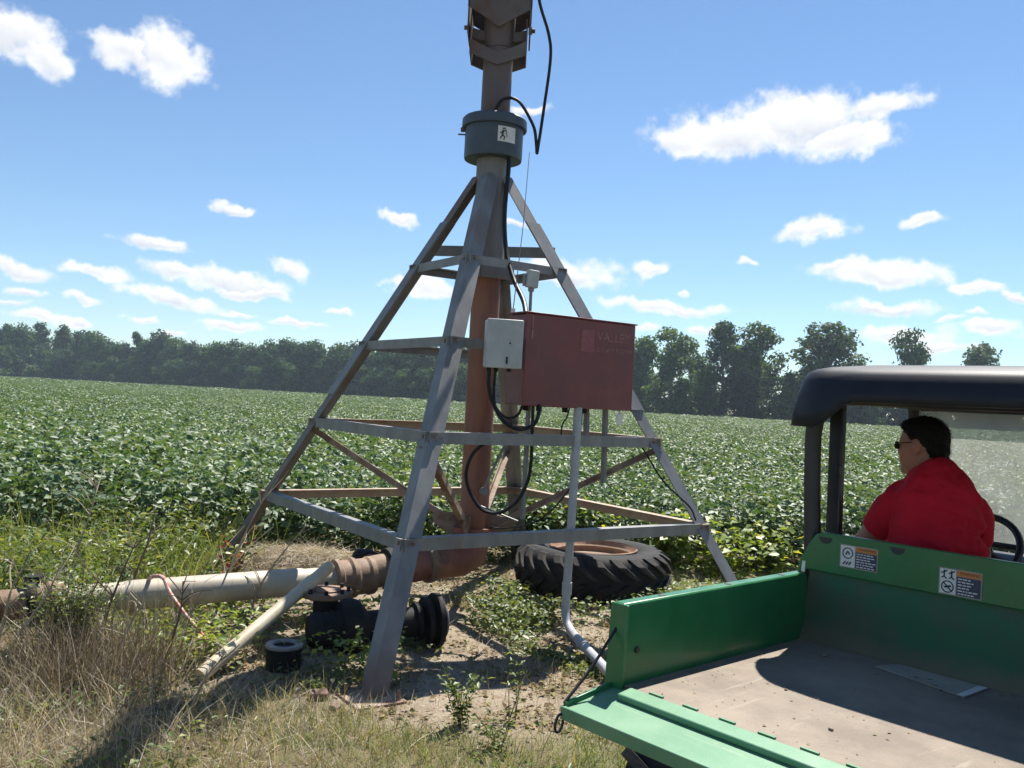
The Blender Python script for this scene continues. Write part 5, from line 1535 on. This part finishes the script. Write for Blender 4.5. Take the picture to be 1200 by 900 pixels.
def build_crop():
    parts = []
    for s in range(6): parts.append(soy_plant(700 + s, 40, .31, .86, .060, .108))
    for s in range(3): parts.append(soy_plant(760 + s, 46, .26, .80, .06, .11, .85))       # border plants, leafy to the ground
    for s in range(3): parts.append(soy_plant(720 + s, 130, .95, .86, .08, .13, .12))
    for s in range(3): parts.append(soy_plant(740 + s, 70, 2.4, .88, .22, .34, .05))
    src = np.concatenate([np.full(len(v), i) for i, (v, f) in enumerate(parts)])
    v, f = join_np(parts)
    g = np.random.default_rng(5)
    pts, vid, scl = [], [], []

    def field(d0, d1, step, base, nvar, jit):
        x = np.arange(-.95 * d1 - 6, .95 * d1 + 6, step); y = np.arange(d0, d1, step)
        X, Y = np.meshgrid(x, y); X = X.ravel() + g.uniform(-jit, jit, X.size) * step; Y = Y.ravel() + g.uniform(-jit, jit, Y.size) * step
        ok = (X > -.74 * Y - 5) & (X < .95 * Y + 6) & (Y > edge_y(X) + .25) & (Y > d0) & (Y < d1)
        # the far edge follows the wood
        ok &= Y < np.interp(X, [-190, -110, -30, 20, 60, 110, 150], [256, 234, 186, 138, 121, 134, 146])
        X, Y = X[ok], Y[ok]
        pts.append(np.stack([X, Y, np.zeros_like(X)], 1)); vid.append(g.integers(base, base + nvar, len(X))); scl.append(g.uniform(.86, 1.12, len(X)))
    field(7.5, 44, .36, 0, 6, .45)
    field(43, 110, 1.05, 9, 3, .45)
    field(108, 260, 2.5, 12, 3, .45)
    for off in (.02, .22):
        X = np.arange(-13, 16, .17) + g.uniform(-.05, .05, len(np.arange(-13, 16, .17))); Y = edge_y(X) + off + g.uniform(-.06, .06, len(X))
        pts.append(np.stack([X, Y, np.zeros_like(X)], 1)); vid.append(g.integers(6, 9, len(X))); scl.append(g.uniform(.85, 1.12, len(X)))
    P = np.concatenate(pts); vid = np.concatenate(vid); scl = np.concatenate(scl)
    scl *= 1 + .10 * np.sin(P[:, 0] * .35 + 1.3 * np.sin(P[:, 1] * .21)) * np.sin(P[:, 1] * .4)
    allv = np.concatenate([v, P])
    o = np_mesh('soybean_crop', allv, f, 'soy', 'stuff')
    me = o.data

    def attr(nm, ty, a):
        at = me.attributes.new(nm, ty, 'POINT'); at.data.foreach_set('value', a)
    attr('src', 'INT', np.concatenate([src, np.full(len(P), -1)]).astype(np.int32))
    attr('vid', 'INT', np.concatenate([np.zeros(len(v)), vid]).astype(np.int32))
    attr('scl', 'FLOAT', np.concatenate([np.ones(len(v)), scl]).astype(np.float32))
    attr('rot', 'FLOAT', (g.random(len(allv)) * 6.283).astype(np.float32))
    nt = bpy.data.node_groups.new('crop_scatter', 'GeometryNodeTree')
    nt.interface.new_socket('Geometry', in_out='INPUT', socket_type='NodeSocketGeometry')
    nt.interface.new_socket('Geometry', in_out='OUTPUT', socket_type='NodeSocketGeometry')
    N, L = nt.nodes.new, nt.links.new
    gi, go = N('NodeGroupInput'), N('NodeGroupOutput')

    def named(nm, ty):
        n = N('GeometryNodeInputNamedAttribute'); n.data_type = ty; n.inputs['Name'].default_value = nm
        return n.outputs['Attribute']
    s_ = named('src', 'INT')

    def sep(i):
        c = N('FunctionNodeCompare'); c.data_type = 'INT'; c.operation = 'EQUAL'
        L(s_, [q for q in c.inputs if q.type == 'INT'][0]); [q for q in c.inputs if q.type == 'INT'][1].default_value = i
        sp = N('GeometryNodeSeparateGeometry'); sp.domain = 'POINT'
        L(gi.outputs[0], sp.inputs[0]); L(c.outputs[0], sp.inputs[1])
        return sp.outputs[0]
    g2i = N('GeometryNodeGeometryToInstance')
    for i in reversed(range(len(parts))): L(sep(i), g2i.inputs[0])
    ip = N('GeometryNodeInstanceOnPoints')
    L(sep(-1), ip.inputs['Points']); L(g2i.outputs[0], ip.inputs['Instance'])
    ip.inputs['Pick Instance'].default_value = True
    L(named('vid', 'INT'), ip.inputs['Instance Index'])
    cx = N('ShaderNodeCombineXYZ'); L(named('rot', 'FLOAT'), cx.inputs[2]); L(cx.outputs[0], ip.inputs['Rotation'])
    L(named('scl', 'FLOAT'), ip.inputs['Scale'])
    L(ip.outputs[0], go.inputs[0])
    md = o.modifiers.new('scatter', 'NODES'); md.node_group = nt
    tag(o, 'broad field of knee-high green soybean plants reaching the far trees')


build_crop()


# ------------------------------------------------------------------ grasses and weeds
def scatter(n, fn, box, g):
    """n points in the box kept where fn(x,y) beats a random number"""
    out = np.zeros((0, 2))
    while len(out) < n:
        p = np.stack([g.uniform(box[0], box[1], n * 2), g.uniform(box[2], box[3], n * 2)], 1)
        out = np.concatenate([out, p[fn(p[:, 0], p[:, 1]) > g.random(len(p))]])
    return out[:n]


def sm(x, a, b): t = np.clip((x - a) / (b - a), 0, 1); return t * t * (3 - 2 * t)


def patch(x, y, s=1.3, ph=0.0): return .5 + .5 * np.sin(s * x + ph + 1.7 * np.sin(s * .8 * y + ph)) * np.sin(s * 1.2 * y - ph + 1.3 * np.sin(s * .7 * x))


def veh_free(x, y):
    """1 outside the vehicle's wheels and cab"""
    dx, dy = x - VX, y - VY
    lx = dx * math.cos(VTH) - dy * math.sin(VTH); ly = dx * math.sin(VTH) + dy * math.cos(VTH)
    return np.where((lx > -.15) & (lx < 1.5) & (ly > .05) & (ly < 3.1), 0.0, 1.0)


def sand_mask(x, y):
    """bare ground inside the tower"""
    d = np.hypot((x - .1) * .40, (y - 6.5) * .48) + .35 * (patch(x, y, 2.1, .7) - .5)
    return sm(d, .80, 1.05)


def grass_obj(name, label, mname, n, fn, box, lmin, lmax, wid, lean, bend, seed, lfun=None):
    g = np.random.default_rng(seed)
    p = scatter(n, fn, box, g)
    L = g.uniform(lmin, lmax, n)
    if lfun is not None: L = L * lfun(p[:, 0], p[:, 1])
    a = g.random(n) * 2 * np.pi; t = np.abs(g.normal(0, lean, n))
    D = np.stack([np.cos(a) * np.sin(t), np.sin(a) * np.sin(t), np.cos(t)], 1)
    P = np.stack([p[:, 0], p[:, 1], gz(p[:, 0], p[:, 1]) - .01], 1)
    v, f = blades(P, D, L, g.uniform(.5, 1.3, n) * wid, g.uniform(0, bend, n))
    o = np_mesh(name, v, f, mname, 'stuff')
    tag(o, label)
    return o


left_dry = lambda x, y: sand_mask(x, y) * sm(-x, .0, 1.3) * sm(-y, -6.3, -5.3) * (.55 + .45 * patch(x, y, 1.9, 2)) * veh_free(x, y) * (1 - sm(x, -1.85, -1.6) * sm(y, 4.65, 4.95))
grass_obj('dry_grass', 'tangle of bleached dry grass in the left foreground', 'dry', 17000, left_dry, (-5.5, .6, 2.2, 6.3), .14, .46, .0048, .68, .55, 21, lambda x, y: .55 + .55 * sm(-x, .9, 2.2) - .25 * sm(-x, 2.6, 3.0))
thick = lambda x, y: np.exp(-((x + 2.25) / .42) ** 2 - ((y - 5.0) / .34) ** 2) * sm(-x, 1.75, 2.0)
grass_obj('dead_weed_thicket', 'thicket of thin brown dead weed stalks before the left pipeline', 'brownstalk', 1500, thick, (-4.2, -.8, 4.2, 5.9), .28, .62, .0055, .40, .25, 26)
low_dry = lambda x, y: sand_mask(x, y) * sm(-y, -5.6, -4.9) * veh_free(x, y)
grass_obj('dry_thatch', 'low matted dry grass along the front of the bare patch', 'dry', 12000, low_dry, (-4, 2.5, 2.2, 5.8), .05, .17, .0035, 1.05, .5, 22)
front_green = lambda x, y: sand_mask(x, y) * sm(-y, -5.3, -4.5) * (sm(x, -1.2, .2) * .9 + .7 * sm(patch(x, y, 2.3, 4), .35, .75)) * veh_free(x, y)
grass_obj('green_grass', 'short green and yellow grass in front of the tower', 'grass', 22000, front_green, (-4, 2.6, 2.2, 5.4), .05, .16, .0042, .5, .6, 23)
veh_green = lambda x, y: sm(x, .9, 1.6) * (.4 + .6 * patch(x, y, 2, 1)) * sm(y - edge_y(x), 1.0, -.2)
grass_obj('field_edge_grass', 'green grass around the parked vehicle and along the crop', 'grass', 15000, veh_green, (.9, 13, 1.0, 10.6), .06, .26, .005, .5, .6, 24)
left_tall = lambda x, y: sm(-x, 2.0, 3.0) * sm(y, 5.9, 6.5) * sm(y - edge_y(x), .5, -.3)
grass_obj('tall_grass', 'tall green grass and weeds behind the pipeline at the left', 'grass', 6500, left_tall, (-9, -1.8, 5.6, 9.2), .30, .85, .011, .38, .75, 25)


def herb_mass(name, label, mname, n, fn, box, hmin, hmax, lmin, lmax, seed, wr=(.45, .75), hfun=None):
    g = np.random.default_rng(seed)
    p = scatter(n, fn, box, g)
    h = g.uniform(hmin, hmax, n)
    if hfun is not None: h = h * hfun(p[:, 0], p[:, 1])
    P = np.stack([p[:, 0], p[:, 1], gz(p[:, 0], p[:, 1]) + h], 1)
    a = g.random(n) * 2 * np.pi
    D = np.stack([np.cos(a), np.sin(a), g.normal(-.05, .35, n)], 1)
    U = np.stack([g.normal(0, .5, n), g.normal(0, .5, n), np.ones(n)], 1)
    L = g.uniform(lmin, lmax, n)
    v, f = leaves(P, D, U, L, L * g.uniform(*wr, n))
    o = np_mesh(name, v, f, mname, 'stuff')
    tag(o, label)
    return o


tyre_d = lambda x, y: np.hypot(x - .85, y - 8.33)
creep = lambda x, y: sm(patch(x, y, 2.6, 1.1), .35, .75) * sm(x, -.4, .3) * sm(-x, -2.3, -1.5) * sm(tyre_d(x, y), .74, .82) * sm(-y, -8.2, -7.6)
herb_mass('creeping_weeds', 'low leafy green weeds creeping before the tractor tyre', 'weed', 6500, creep, (-.5, 2.3, 5.6, 8.2), .01, .17, .03, .062, 31, hfun=lambda x, y: .3 + .7 * sm(y, 5.9, 7.0))
under = lambda x, y: sm(patch(x, y, 3.1, .4), .25, .7)
herb_mass('pipe_side_weeds', 'yellow-green leaves growing under and along the pipeline', 'vine', 2300, under, (-2.7, -.62, 5.3, 6.75), .01, .25, .03, .07, 32)
bw = lambda x, y: sm(patch(x, y, 3.4, 3.3), .5, .85) * sm(tyre_d(x, y), .74, .82)
herb_mass('ground_vines', 'scattered low vines over the bare ground inside the tower', 'weed', 4200, bw, (-2.4, 2.3, 4.9, 9.3), .01, .09, .02, .055, 37, (.4, .75))
fw = lambda x, y: sm(patch(x, y, 2.9, 5.1), .52, .85) * sand_mask(x, y) * veh_free(x, y) * sm(-y, -5.4, -5.0)
herb_mass('foreground_weeds', 'small green weeds scattered through the foreground grass', 'weed', 3600, fw, (-3.6, 1.6, 2.6, 5.4), .02, .15, .02, .055, 36, (.3, .6))
gr = lambda x, y: (1 - sand_mask(x, y) * .4) * (.15 + .85 * sm(patch(x, y, 3.3, 2.2), .45, .85)) * sm(tyre_d(x, y), .74, .82)
herb_mass('leaf_litter', 'dead leaves and straw bits strewn over the bare sandy ground', 'litter', 11000, gr, (-2.6, 2.4, 4.6, 9.4), .004, .02, .015, .055, 33, (.2, .7))
grass_obj('straw_litter', 'loose straw lying on the bare sandy ground', 'dry', 8000, gr, (-2.6, 2.4, 4.6, 9.4), .05, .20, .0035, 1.5, .1, 34)
lw = lambda x, y: sm(-x, 2.3, 3.0) * sm(y - edge_y(x), .4, -.2) * sm(y, 5.8, 6.4)
herb_mass('leafy_weeds', 'bright green leafy weeds between the pipeline and the crop', 'weed', 9000, lw, (-8, -2.2, 5.7, 9.0), .05, .78, .045, .10, 35, (.25, .5), lambda x, y: .5 + .5 * patch(x, y, 2.2, 0))


def straw_pile():
    g = np.random.default_rng(41)
    mb = MB(); c = V(-1.85, 8.15, 0)
    n = 14; P = []; F = []
    prof = [(1.0, 0), (.86, .35), (.6, .75), (.3, .97), (.02, 1.0)]
    for r_, h in prof:
        for k in range(28):
            a = 2 * math.pi * k / 28; w = 1 + .10 * math.sin(3 * a + 1) + .06 * math.sin(7 * a)
            P.append((c.x + 1.15 * r_ * w * math.cos(a), c.y + .42 * r_ * w * math.sin(a), -.02 + .24 * h))
    for j in range(4):
        for k in range(28): F.append((j * 28 + k, j * 28 + (k + 1) % 28, (j + 1) * 28 + (k + 1) % 28, (j + 1) * 28 + k))
    n = 5500
    rr = np.sqrt(g.random(n)); a = g.random(n) * 2 * np.pi
    Pn = np.stack([c.x + 1.18 * rr * np.cos(a), c.y + .45 * rr * np.sin(a), .24 * np.clip(1 - rr ** 2.2, 0, 1) + g.uniform(-.01, .03, n)], 1)
    b = g.random(n) * 2 * np.pi
    D = np.stack([np.cos(b), np.sin(b), g.normal(.05, .3, n)], 1)
    v, f = blades(Pn, D, g.uniform(.08, .24, n), g.uniform(.003, .006, n), g.uniform(0, .3, n), 2)
    F3 = []
    for q in F: F3 += [(q[0], q[1], q[2]), (q[0], q[2], q[3])]
    vv, ff = join_np([(v, f), (np.array(P), np.array(F3))])
    o = np_mesh('straw_pile', vv, ff, 'dry', 'stuff')
    tag(o, 'low mound of dry straw behind the pipeline')


straw_pile()


def leafy_plant(name, label, cat, loc, h, spread, n_stem, n_leaf, lmin, lmax, leafm, stemm, seed, group=None, wr=.6, droop=.0, lo=.15, jit=.12):
    g = np.random.default_rng(seed)
    x, y = loc; z = float(gz(x, y))
    T = thing(name, label, cat, (x, y, z), 0, group)
    st = MB(); P, D, U, L = [], [], [], []
    for i in range(n_stem):
        a = g.random() * 6.283; r = spread * np.sqrt(g.random()); hh = h * g.uniform(.65, 1.05)
        e = V(r * math.cos(a), r * math.sin(a), hh); m_ = V(e.x * .35 + g.normal(0, .02), e.y * .35 + g.normal(0, .02), hh * .5)
        b = V(g.normal(0, .02), g.normal(0, .02), -.02)
        pts = spline([b, m_, e], 4); st.tube(pts, [max(.0018, .006 * h * (1 - .8 * k / (len(pts) - 1))) for k in range(len(pts))], 6)
        for k in range(n_leaf // n_stem):
            t = g.uniform(lo, 1.0); p = pts[min(len(pts) - 1, int(t * (len(pts) - 1)))]
            aa = g.random() * 6.283
            j_ = spread * jit
            P.append((p.x + g.normal(0, j_), p.y + g.normal(0, j_), max(.01, p.z + g.normal(0, j_ * .6)))); D.append((math.cos(aa), math.sin(aa), g.normal(.25 - droop, .3))); U.append((g.normal(0, .4), g.normal(0, .4), 1)); L.append(g.uniform(lmin, lmax))
    s_ = st.build('stem', stemm, T, smooth=60)
    if P:
        P, D, U, L = map(np.array, (P, D, U, L))
        v, f = leaves(P, D, U, L, L * wr * g.uniform(.8, 1.2, len(L)))
        o = np_mesh('foliage', v, f, leafm); o.parent = T
    return T


leafy_plant('weed', 'tall slender weed before the tower, right of the near leg', 'weed', (.10, 4.72), .52, .06, 4, 90, .02, .05, 'weed', 'stem', 61, wr=.45)
leafy_plant('weed', 'bushy green weed just left of the tall slender weed', 'weed', (-.17, 4.62), .34, .16, 10, 240, .025, .055, 'weed', 'stem', 62, wr=.45)
leafy_plant('weed', 'small low weed in front of the bushy weed', 'weed', (.02, 4.35), .16, .12, 7, 90, .02, .045, 'weed', 'stem', 63, wr=.5)
leafy_plant('weed', 'yellow-green weed with red leaves beside the left tower leg', 'weed', (-2.25, 7.15), .62, .26, 9, 170, .04, .09, 'weedred', 'darkstalk', 64, wr=.5)
leafy_plant('shrub', 'dense dull green bush hiding the pipeline near the left border', 'shrub', (-2.56, 5.28), .66, .28, 46, 3000, .020, .048, 'weed', 'darkstalk', 65, wr=.5, lo=.10, jit=.22)
leafy_plant('weed', 'upright weed behind the pipeline left of the frayed cord', 'weed', (-2.75, 6.35), .62, .22, 9, 260, .04, .085, 'weed', 'stem', 66, wr=.35)
leafy_plant('weed', 'upright weed behind the pipeline above the frayed cord', 'weed', (-2.3, 6.5), .50, .2, 8, 220, .04, .08, 'weed', 'stem', 67, wr=.35)
leafy_plant('weed', 'weed with narrow leaves behind the pipeline at the left border', 'weed', (-3.5, 6.2), .70, .25, 9, 240, .05, .10, 'weed', 'stem', 68, wr=.3)
for i, (x, y, h, s, lab) in enumerate(((2.30, 9.3, .62, .55, 'pale green vine clump left of the right tower leg foot'), (3.0, 9.75, .55, .5, 'pale green vine clump right of the right tower leg'), (1.75, 9.6, .60, .4, 'pale vine clump between the tyre and the crop'),
                                       (.42, 9.75, .80, .38, 'yellow-green vine clump seen right of the red pipe'), (-.95, 9.2, 1.15, .30, 'tall yellow-green vine clump seen between near leg and red pipe'), (.95, 9.75, .72, .38, 'vine clump behind the back of the tyre'), (-.45, 9.2, .55, .3, 'low vine clump with yellowing leaves behind the pipe foot'))):
    leafy_plant('vine', lab, 'vine', (x, y), h, s, 14, 420, .06, .13, 'vine', 'stem', 80 + i, 'vine clumps along the crop edge', wr=.85, droop=.3, lo=.1, jit=.25)
# dead stalks
ds = random.Random(9)
STALKS = [(-2.05, 6.30, 1.06, .30, 'deadwood', 'bleached forked dead stalk before the left tower leg'), (-1.80, 6.25, .78, .34, 'deadwood', 'bleached dead stalk leaning right across the straw mound'), (-2.55, 6.0, .85, .12, 'darkstalk', 'dark dead stalk beside the frayed cord'),
          (-1.95, 5.1, .62, .10, 'darkstalk', 'dark dead stalk before the foot of the slanted pipe'), (-2.15, 4.9, .55, .14, 'deadwood', 'pale dead stalk left of the slanted pipe foot'), (-2.75, 4.9, .70, .2, 'deadwood', 'pale dead stalk in front of the dull green bush'),
          (-2.35, 5.15, .80, .14, 'darkstalk', 'dark dead stalk right of the dull green bush'), (-3.0, 5.2, .66, .2, 'deadwood', 'pale dead stalk at the left border of the picture'), (-1.55, 4.5, .40, .16, 'deadwood', 'short dead stalk in the dry grass before the pump'), (-3.15, 6.4, 1.0, .12, 'deadwood', 'tall pale dead stem behind the pipeline at the left')]
for (x, y, h, lean, m_, lab) in STALKS:
    T = thing('dead_stalk', lab, 'dead stalk', (x, y, float(gz(x, y))), 0, 'dead stalks in the weeds')
    mb = MB(); a = ds.uniform(-.6, .9)
    e = V(lean * 1.3 * math.cos(a) + .02, lean * math.sin(a), h)
    main = spline([V(0, 0, -.02), V(e.x * .3 + ds.uniform(-.03, .03), e.y * .3, h * .4), V(e.x * .7 + ds.uniform(-.04, .04), e.y * .7, h * .75), e], 4)
    mb.tube(main, [.011 * (1 - .75 * k / (len(main) - 1)) for k in range(len(main))], 6)
    mb.build('stem', m_, T)
    for k in range(9):
        i = ds.randrange(3, len(main) - 1); p = main[i]; aa = ds.random() * 6.28; l_ = h * ds.uniform(.18, .45)
        q = p + V(math.cos(aa) * l_ * .7, math.sin(aa) * l_ * .7, l_ * ds.uniform(.2, .9))
        MB().tube(spline([p, (p + q) / 2 + V(ds.uniform(-.03, .03), ds.uniform(-.03, .03), .02), q], 3), [.0045, .004, .0035, .003, .0025, .002, .0015], 5).build('twig', m_, T)


# ------------------------------------------------------------------ haze
def build_haze():
    mb = MB().box((0, 130, 12), (620, 420, 26))
    m = bpy.data.materials.new('thin_haze'); m.use_nodes = True
    nt = m.node_tree; nt.nodes.remove(nt.nodes['Principled BSDF'])
    v = nt.nodes.new('ShaderNodeVolumePrincipled')
    v.inputs['Color'].default_value = (.70, .86, 1, 1); v.inputs['Density'].default_value = HAZE; v.inputs['Anisotropy'].default_value = .3
    nt.links.new(v.outputs[0], nt.nodes['Material Output'].inputs['Volume'])
    o = mb.build('haze', m, smooth=0)
    tag(o, 'thin bluish summer haze over the field', kind='stuff')


HAZE = .0004
if HAZE > 0: build_haze()
